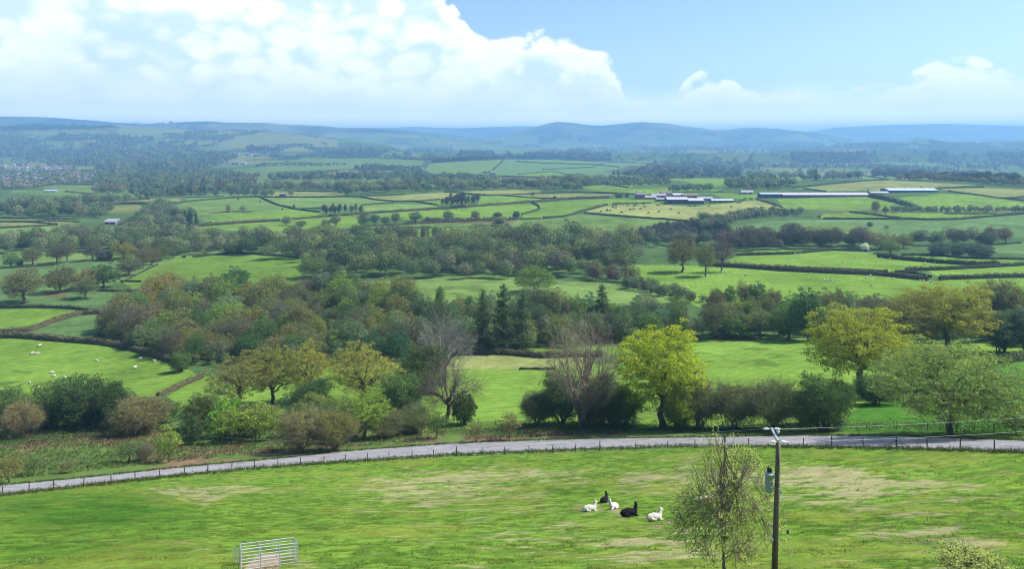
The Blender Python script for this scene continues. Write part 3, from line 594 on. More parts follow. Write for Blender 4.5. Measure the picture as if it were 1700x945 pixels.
PR['tall'] = [make_tree(s, 15, 5.6, 2.6, 2.2, tips=380, lpt=62, ls=.215, spread=.70, rt=.38, limbs=8, lobes=.34, low=.5, stems=1) for s in (7,)]
PR['bareA'] = [make_tree(s, 15, 6.8, 3.6, .8, tips=300, lpt=4, ls=.14, spread=.9, rt=.30, limbs=11, lobes=.25, low=.45, twig=6, bare=True, stems=3) for s in (8,)]
PR['bareB'] = [make_tree(s, 10, 6.0, 2.0, 2.1, tips=260, lpt=1.6, ls=.13, spread=.8, rt=.36, limbs=9, lobes=.25, low=.35, twig=6, bare=True) for s in (9, 19)]
PR['sap'] = [make_tree(s, 5, 1.7, .9, .9, tips=60, lpt=26, ls=.17, spread=.42, rt=.07, limbs=5, lobes=.4, low=.45, twig=6) for s in (10, 11)]
PR['bushN'] = [make_bush(s) for s in (12, 13)]
PR['bushT'] = [make_tree(s, 7, 4.0, .4, .6, tips=280, lpt=52, ls=.19, spread=.6, rt=.16, limbs=9, lobes=.38, low=.45, stems=5, twig=6) for s in (14, 15)]
PR['twiggy'] = [make_tree(s, 6, 3.6, .8, .6, tips=250, lpt=44, ls=.15, spread=.6, rt=.12, limbs=9, lobes=.3, low=.5, stems=5, twig=10, bare=True) for s in (16,)]
# coarser ones for the woods and the middle distance
PR['m_oak'] = [make_tree(s, 13, 6.4, 1.6, 2.6, tips=170, lpt=34, ls=.42, spread=.95, rt=.4, limbs=7, lobes=.32, low=.4, lod=0, twig=5) for s in (21, 22, 23)]
PR['m_open'] = [make_tree(s, 13, 5.6, 2.4, 2.4, tips=160, lpt=24, ls=.36, spread=.95, rt=.36, limbs=8, lobes=.36, low=.45, lod=1, twig=12, bare=True) for s in (24, 25)]
PR['m_bare'] = [make_tree(s, 13, 5.4, 3.0, 2.4, tips=150, lpt=4, ls=.40, spread=1.1, rt=.30, limbs=8, lobes=.3, low=.45, lod=1, twig=12, bare=True) for s in (26,)]
PR['m_up'] = [make_tree(s, 14, 3.2, 1.4, 2.2, tips=110, lpt=22, ls=.5, spread=.8, rt=.25, limbs=6, lobes=.35, low=.5, lod=0, twig=5) for s in (27, 28)]
PR['m_pop'] = [make_tree(s, 14, 2.2, 3.5, 3, tips=70, lpt=20, ls=.42, spread=.7, rt=.2, limbs=5, lobes=.3, low=.55, lod=1, twig=6, bare=True) for s in (29, 30)]
PR['m_bush'] = [make_tree(s, 5, 3.6, .1, .3, tips=110, lpt=22, ls=.45, spread=.75, rt=.12, limbs=7, lobes=.25, low=.4, stems=4, lod=0, twig=4) for s in (31, 32)]
PR['conifer'] = [make_conifer(33), make_conifer(34)]
PR['m_pine'] = [make_conifer(35, 16, 3.4, 1500, .6, pine=True, tiers=14)]
PR['m_fir'] = [make_conifer(36, 15, 3.0, 1500, .55, tiers=16)]
GREY = (.13, .115, .085); DKB = (.105, .094, .066)
def plant(kind, px, py, top, wpx, colr, desc=None, label=None, group=None, cat='tree', name=None, bark=GREY, k=None, rz=None, lm=None, var=.10, seed=0, parts=True, world=None):
    x, y, z = world if world else P(px, py)
    if kind == 'twiggy': bark = (.165, .152, .095)
    r = random.Random(int(px*7+py*131+seed)); pr = PR[kind][k % len(PR[kind]) if k is not None else r.randrange(len(PR[kind]))]
    H = (py-top)*y/F; W = wpx*y/F
    sz = H/pr['H']; sx = W/(2*pr['R'])
    nm = name or ('bush' if cat in ('bush', 'shrub') else 'tree')
    root = empty(nm, (x, y, z-.05), rz if rz is not None else r.random()*6.28); root.scale = (sx, sx, sz)
    c = tuple(max(.004, v*(1+var*(r.random()*2-1))) for v in colr)
    ob('trunk', pr['t'], root, color=bark)
    if pr['c'] is not None: ob('crown', pr['c'], root, color=c)
    tag(root, cat, label, group)
    if label is None: later(root, desc, px, (py+top)/2)
    return root
# colours of the foliage
YG = (.215, .240, .024); GOLD = (.185, .180, .036); LIME = (.145, .200, .030); PALE = (.140, .175, .055); OLIVE = (.112, .135, .042); BROWN = (.125, .118, .050); MIDG = (.078, .120, .036); DARKG = (.046, .078, .028)
TEAL = (.056, .100, .046); GRN = (.080, .122, .038); GREYG = (.108, .132, .070); TWIG = (.120, .108, .072); FIR = (.040, .060, .028); PINKG = (.125, .10, .07)
# ---- the trees one can tell apart near the lane
T = [
 ('spread', 1577, 722, 566, 236, PALE, 'spreading pale green tree with a single dark trunk beside the lane at right', DKB, 0),
 ('oakA', 1428, 652, 512, 166, (.195, .200, .030), 'yellow-green oak with a forked trunk in the grass beyond the lane', DKB, 0),
 ('tall', 1100, 709, 540, 138, YG, 'bright yellow-green tree with a split trunk beside the lane', DKB, 0),
 ('bareA', 970, 708, 528, 160, BROWN, 'tall almost leafless tree with several bare stems beside the lane', (.21, .175, .13), 0),
 ('bareB', 742, 702, 590, 124, BROWN, 'low wide leafless tree with a dark trunk beside the lane', (.125, .105, .085), 0),
 ('bareB', 738, 640, 516, 118, BROWN, 'pale grey leafless tree standing behind the dark leafless one', (.185, .172, .155), 1),
 ('openA', 602, 672, 572, 140, GOLD, 'wide golden-leaved oak above the meadow corner', DKB, 0),
 ('openA', 398, 680, 586, 118, (.130, .125, .040), 'brown-olive oak leftmost of the thin-leaved oaks by the meadow', DKB, 1),
 ('openA', 452, 672, 576, 96, (.165, .160, .034), 'thin-leaved golden oak with crooked limbs, middle of three', DKB, 0),
 ('openA', 512, 668, 566, 84, GOLD, 'narrow golden-topped oak, rightmost of the three thin-leaved oaks', DKB, 1),
 ('bushT', 662, 704, 618, 84, GRN, 'dark green rounded tree left of the low leafless tree', DKB, 0),
 ('bushT', 700, 655, 574, 80, (.052, .080, .025), 'dull green round tree behind the low leafless tree', DKB, 1),
 ('openA', 605, 731, 645, 92, LIME, 'lime-green thin tree beside the lane left of the meadow gap', DKB, 1),
 ('bushT', 515, 690, 634, 88, DARKG, 'low dark green bush under the golden oaks', DKB, 1),
 ('bushT', 20, 708, 644, 66, MIDG, 'mid-green tree at the left edge beside the sheep field', DKB, 0),
 ('bushT', 86, 712, 634, 84, MIDG, 'green tree second from the left edge above the bramble', DKB, 1),
 ('bushT', 142, 712, 624, 104, DARKG, 'tall dark green tree in the left hand clump', DKB, 0),
 ('bushT', 190, 712, 638, 66, (.036, .062, .02), 'dark green tree right of the tallest one in the left clump', DKB, 1),
 ('twiggy', 233, 722, 656, 84, (.150, .132, .045), 'brown twiggy tree on the rough bank at left', DKB, 0),
 ('bushT', 272, 702, 660, 56, MIDG, 'green bush behind the brown twiggy tree', DKB, 0),
 ('twiggy', 36, 728, 666, 64, (.16, .135, .05), 'brown-leaved bush at the far left above the bramble', DKB, 0),
 ('openA', 121, 714, 668, 48, LIME, 'small yellow-green tree in front of the left clump', DKB, 0),
 ('bushN', 316, 739, 690, 40, DARKG, 'small dense dark green bush standing alone on the rough bank', DKB, 0),
 ('sap', 279, 768, 708, 44, LIME, 'yellow-green sapling close to the lane at left', DKB, 0),
 ('sap', 215, 768, 732, 50, MIDG, 'low green sapling left of the yellow-green sapling', DKB, 1),
 ('twiggy', 240, 766, 736, 34, TWIG, 'thin brown sapling between two green saplings', DKB, 0),
 ('sap', 14, 803, 752, 52, (.13, .125, .04), 'olive sapling at the left edge beside the lane', DKB, 0),
 ('sap', 56, 790, 758, 40, MIDG, 'small green bush in the rough grass left of the lane', DKB, 1),
 ('sap', 110, 786, 764, 34, (.12, .12, .05), 'short pale sapling in the rough grass', DKB, 0),
 ('sap', 378, 737, 676, 46, LIME, 'yellow-green sapling, leftmost of four below the oaks', DKB, 1), ('sap', 396, 732, 672, 42, LIME, 'yellow-green sapling, second of four below the oaks', DKB, 0),
 ('sap', 424, 734, 668, 50, (.17, .22, .03), 'yellow-green sapling, third of four below the oaks', DKB, 1), ('sap', 452, 732, 670, 44, LIME, 'yellow-green sapling, rightmost of four below the oaks', DKB, 0),
 ('twiggy', 502, 750, 678, 90, (.150, .145, .052), 'brown twiggy spreading bush beside the lane', DKB, 0),
 ('twiggy', 556, 748, 680, 70, (.15, .15, .03), 'olive-gold twiggy bush beside the lane', DKB, 0),
 ('bushN', 770, 706, 652, 48, (.040, .062, .022), 'dark bush under the right side of the low leafless tree', DKB, 1),
 ('sap', 725, 728, 678, 36, MIDG, 'thin green sapling in front of the low leafless tree', DKB, 1), ('sap', 845, 730, 682, 40, (.13, .12, .05), 'pale thin sapling in the gap onto the meadow', DKB, 0),
 ('sap', 700, 722, 690, 26, (.12, .13, .05), 'small pale sapling on the bracken bank', DKB, 0), ('sap', 790, 735, 700, 26, (.12, .13, .05), 'short sapling near the lane in the meadow gap', DKB, 1),
 ('twiggy', 893, 706, 650, 64, (.115, .14, .065), 'grey-green low bush left of the tall bare tree', DKB, 0),
 ('bushT', 932, 704, 618, 84, (.08, .118, .045), 'dark green ivy-leaved bush at the foot of the tall bare tree', DKB, 0),
 ('twiggy', 1002, 704, 618, 90, (.105, .125, .045), 'brownish-green bush right of the tall bare tree', DKB, 0),
 ('bushT', 1040, 706, 640, 70, MIDG, 'green bush left of the bright yellow-green tree', DKB, 1),
 ('twiggy', 1160, 710, 630, 86, (.10, .125, .045), 'dull green twiggy bush right of the bright yellow-green tree', DKB, 0),
 ('bushT', 1128, 716, 640, 50, (.13, .16, .025), 'yellow-green bush against the foot of the bright tree', DKB, 1),
 ('twiggy', 1222, 712, 634, 84, (.085, .11, .04), 'dark twiggy bush, second right of the bright tree', DKB, 0),
 ('twiggy', 1284, 712, 630, 92, (.08, .11, .04), 'dark twiggy bush, third right of the bright tree', DKB, 0),
 ('bushT', 1366, 715, 622, 100, (.055, .09, .03), 'dense dark green bush beside the lane below the yellow-green oak', DKB, 0),
 ('bushT', 1452, 672, 624, 64, DARKG, 'dark bush at the foot of the yellow-green oak', DKB, 1),
 ('bushT', 1398, 668, 634, 50, (.04, .062, .022), 'small dark bush left of the yellow-green oak trunk', DKB, 0),
 ('sap', 1686, 722, 690, 44, (.05, .075, .025), 'thin dark sapling at the right edge by the lane', DKB, 1),
 # the line behind the right-hand field
 ('oakA', 1575, 584, 470, 148, (.175, .168, .034), 'big golden-orange oak behind the right-hand field', DKB, 1),
 ('openA', 1502, 588, 492, 120, (.130, .120, .036), 'olive-brown oak left of the big golden oak', DKB, 0),
 ('m_open', 1664, 545, 460, 84, (.115, .115, .045), 'pale twiggy tree right of the golden oak top', DKB, 0),
 ('bushT', 1665, 586, 515, 66, (.075, .105, .06), 'grey-green tree right of the golden oak', DKB, 1), ('bushT', 1706, 586, 505, 70, (.085, .115, .075), 'grey-green tree with pale blossom at the right edge', DKB, 0),
 ('m_oak', 1410, 560, 502, 90, GREYG, 'grey-green tree behind the yellow-green oak', DKB, 0), ('m_up', 1342, 566, 478, 56, TEAL, 'tall dark green tree at the left end of the field edge row', DKB, 0),
 ('m_oak', 1310, 564, 500, 60, MIDG, 'mid-green tree on the far edge of the right field', DKB, 1), ('m_oak', 1372, 552, 482, 84, (.08, .085, .035), 'olive tree behind the far edge of the right field', DKB, 2),
 ('m_open', 1262, 562, 514, 66, OLIVE, 'olive open tree at the far edge of the right field', DKB, 1), ('m_oak', 1228, 562, 520, 56, MIDG, 'low green tree at the field edge, second from the alder', DKB, 0), ('m_open', 1185, 562, 500, 66, (.08, .10, .035), 'open green tree nearest the yellow-green tree top', DKB, 0),
 ('m_oak', 1450, 548, 498, 70, (.07, .08, .04), 'grey-olive tree left of the olive-brown oak', DKB, 1),
 # lone trees of the middle ground
 ('lone', 888, 486, 441, 70, (.095, .140, .030), 'lone spreading oak with a flat wide crown in the green strip', DKB, 0),
 ('m_open', 1133, 452, 391, 58, (.115, .10, .035), 'olive-gold oak, leftmost of three in the sheep field', DKB, 0), ('m_open', 1171, 459, 400, 42, (.12, .13, .04), 'small leafy oak, middle of three in the sheep field', DKB, 1), ('m_bare', 1198, 452, 389, 46, PINKG, 'bare brown oak, rightmost of three in the sheep field', (.11, .085, .07), 0),
 ('m_open', 38, 504, 444, 78, (.105, .105, .035), 'broad thin-leaved oak at the left edge', DKB, 0), ('m_oak', 100, 486, 440, 56, (.075, .070, .028), 'dark rounded oak, second from the left edge', DKB, 0), ('m_oak', 146, 480, 444, 52, (.140, .112, .040), 'copper-brown oak between two green ones', DKB, 1), ('m_oak', 172, 478, 438, 52, (.038, .066, .022), 'dark green oak right of the copper-brown one', DKB, 2),
 ('m_open', 142, 496, 460, 46, (.095, .125, .045), 'small pale green tree in front of the copper-brown oak', DKB, 1),
 ('m_oak', 18, 444, 418, 28, MIDG, 'small round tree at the left end of the open tree row', DKB, 0), ('m_open', 54, 441, 408, 38, (.10, .12, .04), 'pale open oak, second in the open tree row', DKB, 0), ('m_open', 94, 438, 404, 34, (.07, .07, .035), 'brownish oak, third in the open tree row', DKB, 1), ('m_bare', 111, 436, 400, 34, (.09, .08, .04), 'bare oak, fourth in the open tree row', DKB, 0),
 ('m_bush', 33, 443, 429, 10, DARKG, 'tiny dark thorn bush in the open tree row', DKB, 0), ('m_open', 154, 433, 402, 34, (.08, .08, .04), 'brown-green oak, fifth in the open tree row', DKB, 0), ('m_bush', 174, 432, 416, 28, (.045, .055, .035), 'dark thorn tree between two oaks of the open row', DKB, 1),
 ('m_oak', 205, 430, 400, 38, (.135, .125, .03), 'golden oak at the right end of the open tree row', DKB, 1), ('m_oak', 214, 458, 424, 44, (.075, .08, .045), 'grey-green round tree at the near end of the slanting row', DKB, 0),
 ('m_open', 238, 446, 410, 32, (.11, .095, .035), 'brown oak, second in the slanting row', DKB, 0), ('m_open', 252, 440, 408, 32, (.12, .10, .035), 'brown oak, third in the slanting row', DKB, 1), ('m_oak', 266, 434, 403, 30, (.08, .088, .035), 'olive oak, fourth in the slanting row', DKB, 2), ('m_oak', 276, 430, 400, 26, (.07, .085, .035), 'green oak at the far end of the slanting row', DKB, 0), ('m_bare', 288, 428, 412, 10, TWIG, 'thin bare tree just beyond the slanting row', DKB, 0),
 ('m_oak', 380, 421, 406, 17, OLIVE, 'small oak on the curved hedge, leftmost of three', DKB, 0), ('m_bush', 397, 419, 409, 12, DARKG, 'dark bush on the curved hedge, middle of three', DKB, 0), ('m_oak', 419, 421, 405, 17, (.10, .09, .035), 'brownish oak on the curved hedge, rightmost of three', DKB, 1),
 ('m_oak', 520, 462, 421, 52, (.085, .115, .035), 'bright green-topped oak at the corner of the central wood', DKB, 0), ('m_oak', 550, 464, 432, 34, (.05, .07, .032), 'small dark oak beside the corner oak of the central wood', DKB, 1),
 ('m_open', 270, 500, 452, 84, (.130, .105, .036), 'copper-brown oak at the top left corner of the big wood', DKB, 0),
 ('conifer', 836, 584, 468, 62, FIR, 'tallest dark conifer in the middle of the big wood', DKB, 0), ('conifer', 802, 582, 478, 46, (.050, .068, .032), 'dark conifer left of the tallest one', DKB, 1), ('conifer', 868, 580, 482, 50, (.048, .070, .034), 'dark conifer right of the tallest one', DKB, 1), ('conifer', 1000, 544, 470, 44, (.036, .056, .024), 'single pointed green conifer right of the dark conifers', DKB, 0),
 ('m_oak', 1245, 512, 474, 34, (.07, .07, .04), 'small brown-green tree in the hedge line below the sheep field', DKB, 0), ('m_oak', 1190, 508, 478, 26, (.05, .075, .035), 'small green tree at the left of the hedge line below the sheep field', DKB, 1), ('m_oak', 1212, 510, 474, 26, DARKG, 'small dark tree in the hedge line below the sheep field', DKB, 2), ('m_bare', 1232, 514, 462, 24, TWIG, 'bare forked tree in the hedge line below the sheep field', (.12, .09, .075), 0), ('m_oak', 1258, 514, 467, 36, (.05, .08, .035), 'leafy green tree right of the bare forked one', DKB, 0), ('m_open', 1285, 518, 478, 30, (.085, .07, .045), 'brown thin tree at the right of the hedge line', DKB, 0),
 ('m_oak', 1478, 422, 396, 40, (.09, .125, .035), 'round lime-green tree at the hedge corner below the brown wood', DKB, 0), ('m_oak', 1462, 414, 384, 50, (.095, .075, .035), 'brown domed oak behind the lime-green tree', DKB, 1), ('m_oak', 1500, 412, 388, 36, (.10, .10, .035), 'olive oak right of the brown domed oak', DKB, 2),
 ('m_bush', 1558, 425, 402, 30, (.06, .082, .055), 'round grey willow bush, leftmost of three', DKB, 0), ('m_bush', 1590, 424, 404, 30, (.055, .08, .045), 'round green willow bush, middle of three', DKB, 1), ('m_bush', 1627, 428, 403, 44, (.062, .082, .058), 'largest round willow bush, rightmost of three', DKB, 0),
 ('m_oak', 1646, 406, 374, 28, (.075, .06, .035), 'brown oak, left one of two on the bank', DKB, 0), ('m_open', 1669, 405, 376, 28, (.12, .09, .045), 'tan open oak, right one of two on the bank', DKB, 0), ('m_bush', 1637, 408, 386, 26, (.05, .07, .035), 'green bush beside the two oaks on the bank', DKB, 0),
 ('m_bush', 1436, 417, 403, 12, (.42, .42, .38), 'white blossoming thorn bush at the wood edge', DKB, 0),
 ('m_open', 1454, 355, 332, 16, (.09, .09, .06), 'thin tall tree beside the strip hedge, left one of two', DKB, 0), ('m_open', 1470, 357, 341, 12, (.09, .09, .06), 'thin short tree beside the strip hedge, right one of two', DKB, 1),
 ('m_oak', 1444, 378, 368, 11, (.035, .05, .035), 'small round dark tree alone in the right-hand pasture', DKB, 0), ('m_bare', 1472, 380, 373, 9, TWIG, 'tiny bare tree alone in the right-hand pasture', DKB, 0), ('m_oak', 1360, 364, 356, 7, (.05, .07, .04), 'tiny round tree at the left end of the black hedge', DKB, 0),
 ('m_oak', 840, 394, 369, 24, (.055, .06, .045), 'dark grey tree standing by the black cattle', DKB, 0), ('m_open', 896, 394, 371, 26, (.07, .065, .05), 'brown-grey tree in the green field centre', DKB, 0), ('m_bush', 884, 394, 382, 10, GREYG, 'small grey bush left of the brown-grey tree', DKB, 1), ('m_oak', 951, 392, 375, 12, (.05, .065, .045), 'small grey-green tree in the centre field', DKB, 1), ('m_bush', 961, 393, 386, 14, (.11, .14, .07), 'pale bush beside the small grey-green tree', DKB, 0), ('m_bush', 1003, 391, 383, 6, DARKG, 'tiny dark bush right of the small grey-green tree', DKB, 1),
 ('m_oak', 789, 365, 349, 18, (.09, .065, .05), 'copper tree in the rough strip above the poplars', DKB, 0), ('m_bush', 826, 361, 352, 16, (.05, .065, .04), 'dark round bush in the rough strip', DKB, 0), ('m_bush', 830, 371, 359, 22, (.12, .14, .07), 'pale round bush below the dark one in the rough strip', DKB, 1), ('m_bush', 857, 362, 350, 13, (.04, .06, .035), 'dark green bush at the kink of the hedge', DKB, 0),
 ('m_oak', 744, 366, 349, 22, (.065, .085, .05), 'rounded tree at the right end of the hedgerow trees', DKB, 0), ('m_oak', 690, 369, 350, 26, (.055, .08, .045), 'dense tree in the middle of the hedgerow trees', DKB, 1), ('m_open', 657, 372, 352, 18, (.09, .11, .055), 'pale tree in the hedgerow trees', DKB, 0), ('m_open', 622, 375, 354, 20, (.075, .10, .05), 'open tree in the hedgerow trees left of centre', DKB, 1), ('m_oak', 640, 374, 358, 16, (.06, .08, .045), 'short tree in the hedgerow trees', DKB, 0), ('m_oak', 603, 376, 353, 20, (.06, .08, .045), 'tall tree in the hedgerow trees', DKB, 2), ('m_open', 556, 377, 357, 22, (.10, .11, .055), 'pale open oak at the left end of the hedgerow trees', DKB, 1), ('m_oak', 475, 374, 358, 18, (.10, .10, .05), 'round oak standing in the thick field hedge', DKB, 0), ('m_oak', 540, 377, 363, 16, (.08, .10, .055), 'low tree left of the pale open oak', DKB, 1), ('m_oak', 500, 376, 366, 20, (.06, .08, .05), 'low bushy tree in the hedgerow right of the round oak', DKB, 2), ('m_oak', 710, 368, 359, 14, (.06, .08, .045), 'small tree among the hedgerow trees', DKB, 0), ('m_oak', 724, 367, 360, 14, (.06, .08, .045), 'small tree right of centre in the hedgerow', DKB, 1),
 ('m_oak', 379, 353, 339, 10, (.13, .14, .08), 'small pale tree in the green field, left one of two', DKB, 0), ('m_oak', 403, 351, 340, 12, (.13, .15, .08), 'small pale tree in the green field, right one of two', DKB, 1), ('m_oak', 488, 347, 338, 5, (.06, .06, .05), 'tiny dark tree beside the diagonal hedge', DKB, 1),
 ('m_oak', 332, 327, 318, 14, (.09, .11, .07), 'low tree on the far hedge, first of a row', DKB, 0), ('m_oak', 358, 326, 314, 12, (.06, .08, .06), 'tree on the far hedge, second of a row', DKB, 1), ('m_oak', 384, 325, 313, 12, (.06, .08, .06), 'tree on the far hedge, third of a row', DKB, 2), ('m_oak', 396, 325, 312, 13, (.08, .10, .07), 'tree on the far hedge, fourth of a row', DKB, 0), ('m_oak', 408, 326, 310, 16, (.06, .085, .06), 'largest tree on the far hedge', DKB, 1), ('m_oak', 424, 325, 311, 14, (.07, .08, .06), 'tree on the far hedge right of the largest', DKB, 2), ('m_oak', 439, 327, 314, 16, (.08, .095, .06), 'round tree where the far hedges meet', DKB, 0), ('m_oak', 451, 326, 313, 12, (.09, .10, .06), 'round tree right of the hedge meeting point', DKB, 1), ('m_oak', 483, 326, 313, 12, (.13, .14, .07), 'pale tree beside the small dark hut', DKB, 2),
 ('m_bush', 885, 324, 319, 6, (.05, .06, .05), 'tiny bush on the hedge between pale fields', DKB, 0), ('m_bush', 921, 330, 325, 5, (.05, .05, .045), 'tiny dark bush on the black hedge', DKB, 0), ('m_bush', 1028, 328, 320, 14, (.07, .09, .065), 'grey bush left of the red-brick farmhouse', DKB, 1), ('m_bush', 1041, 328, 321, 6, (.04, .055, .04), 'small dark bush beside the red-brick farmhouse', DKB, 0),
 ('m_oak', 52, 402, 388, 18, (.05, .07, .05), 'round bush in the pale field at the left edge', DKB, 0),
 ('bushT', 300, 618, 584, 34, MIDG, 'green bush at the end of the sheep field hedge', DKB, 0),
]
for kd, px, py, top, w, cc, lab, bk_, k in T:
    big = py > 560
    bush = ('bush' in lab and 'oak' not in lab.split('bush')[0]) or 'thorn' in lab
    plant(kd, px, py, top, w, cc, label=lab, cat='bush' if bush else 'tree', name='bush' if bush else ('conifer' if kd == 'conifer' else 'sapling' if kd == 'sap' else 'tree'), bark=bk_, k=k, var=0)
NT = [0]
def wood(poly, spacing, hpx, kinds, cols, zone, desc_noun, seed, group, wr=.85, cap=999, descs=None):
    """individual trees filling a wood: poly holds photo positions of the trunks' feet"""
    rg = random.Random(seed); ys = [p[1] for p in poly]; xs = [p[0] for p in poly]; n = 0
    y = max(ys)
    while y > min(ys):
        x = min(xs)+rg.random()*spacing
        sy = spacing*.26*(1+.0*y)
        while x < max(xs):
            jx, jy = x+rg.uniform(-.3, .3)*spacing, y+rg.uniform(-.4, .4)*sy
            if len(inpoly(np.array([jx]), np.array([jy]), poly)) and n < cap:
                ci = rg.randrange(len(cols)); kd = kinds[rg.randrange(len(kinds))]; cname, cc = cols[ci]
                if cname in ('bare brown', 'bare grey'): kd = 'm_bare' if 'm_bare' in PR else kd
                h = hpx*(.75+.45*rg.random()); nm = 'pine' if kd == 'm_pine' else 'poplar' if kd == 'm_pop' else 'tree'
                wd = h*wr*(.8+.5*rg.random())*(.5 if kd in ('m_up', 'm_fir', 'm_pine') else .38 if kd == 'm_pop' else 1)
                plant(kd, jx, jy, jy-h, wd, cc, desc=f'{cname} {desc_noun}', group=group, name=nm, bark=(.105, .098, .062) if cname != 'bare grey' else (.2, .18, .16), var=.16, seed=seed+n, cat=nm); n += 1
            x += spacing*(.8+.4*rg.random())
        y -= sy
    NT[0] += n; print(zone, n)
    return n
CW = [('olive', OLIVE), ('golden', (.160, .165, .042)), ('green', GRN), ('grey-green', GREYG), ('bare brown', TWIG), ('brown', (.120, .112, .052)), ('yellow-green', (.130, .155, .036)), ('dark green', DARKG)]
CD = [('dark green', (.036, .055, .026)), ('grey-green', (.058, .072, .042)), ('brown-grey', (.065, .055, .042)), ('olive', (.07, .078, .032)), ('green', (.045, .07, .03)), ('bare brown', TWIG)]
wood([(168, 560), (200, 520), (262, 506), (420, 500), (560, 500), (690, 500), (690, 590), (560, 604), (430, 600), (318, 606), (250, 585)], 40, 52, ['m_oak', 'm_oak', 'm_open'], CW, 'big wood left', 'tree in the big wood', 5, 'trees of the big wood')
wood([(690, 522), (800, 528), (980, 530), (1100, 534), (1160, 560), (1060, 572), (880, 580), (760, 584), (690, 590)], 40, 50, ['m_oak', 'm_oak', 'm_up', 'm_open'], [('green', GRN), ('grey-green', GREYG), ('olive', (.108, .130, .042)), ('dark green', (.050, .080, .032)), ('green', TEAL), ('grey-green', GREYG)], 'big wood right', 'tree in the big wood', 6, 'trees of the big wood')
wood([(560, 598), (700, 590), (700, 602), (560, 612)], 36, 52, ['m_oak'], [('dark blue-green', (.036, .075, .034))], 'teal', 'tree at the front of the big wood', 7, 'blue-green trees at the wood front')
wood([(600, 402), (740, 400), (810, 396), (812, 400), (740, 405), (600, 408)], 8, 27, ['m_pop'], [('grey', (.10, .11, .065)), ('green', (.085, .11, .055))], 'poplars', 'slim poplar in the row', 11, 'poplars in the row', cap=34)
wood([(730, 344), (800, 338), (802, 345), (732, 350)], 9, 21, ['m_pine'], [('dark', (.045, .048, .04))], 'pines', 'pine in the small clump', 12, 'pines of the small clump', cap=18)
wood([(532, 356), (604, 352), (606, 358), (534, 362)], 9, 18, ['m_pine'], [('dark', (.045, .05, .042))], 'grove', 'pine in the left grove', 13, 'pines of the left grove', cap=16)
wood([(1120, 556), (1180, 535), (1300, 528), (1420, 520), (1560, 522), (1760, 520), (1760, 578), (1640, 574), (1340, 560)], 46, 52, ['m_oak', 'm_open', 'm_up'], [('green', GRN), ('grey-green', GREYG), ('olive', (.105, .125, .042)), ('brown', (.115, .108, .052)), ('dark green', (.052, .082, .034))], 'right wood', 'tree behind the right field', 16, 'trees behind the right-hand field')
# bushes that fill the roadside thickets
rb_ = random.Random(77)
for zone, n_, x0, x1, yb0, yb1, hh, cols_ in (('left roadside', 6, 0, 300, 702, 716, (26, 44), [MIDG, OLIVE, GRN, (.12, .125, .045)]), ('middle roadside', 13, 335, 700, 694, 728, (34, 66), [OLIVE, GRN, LIME, (.13, .13, .045), MIDG]), ('right roadside', 4, 880, 1345, 702, 711, (36, 60), [OLIVE, (.085, .11, .045)])):
    for i in range(n_):
        px = x0+(x1-x0)*(i+rb_.random())/n_; py = rb_.uniform(yb0, yb1)-(0 if zone[0] != 'l' else 0); h = rb_.uniform(*hh); cc = rb_.choice(cols_)
        nm_ = 'olive' if cc is OLIVE else 'lime-green' if cc is LIME else 'mid-green' if cc in (MIDG, GRN) else 'brownish'
        plant(rb_.choice(['bushT', 'twiggy', 'bushN']), px, py, py-h, h*rb_.uniform(1.0, 1.5), cc, desc=f'{nm_} bush in the roadside thicket', group=f'bushes of the {zone} thicket', cat='bush', bark=DKB, var=.15, seed=i)
print('individual trees', len(T), NT[0])
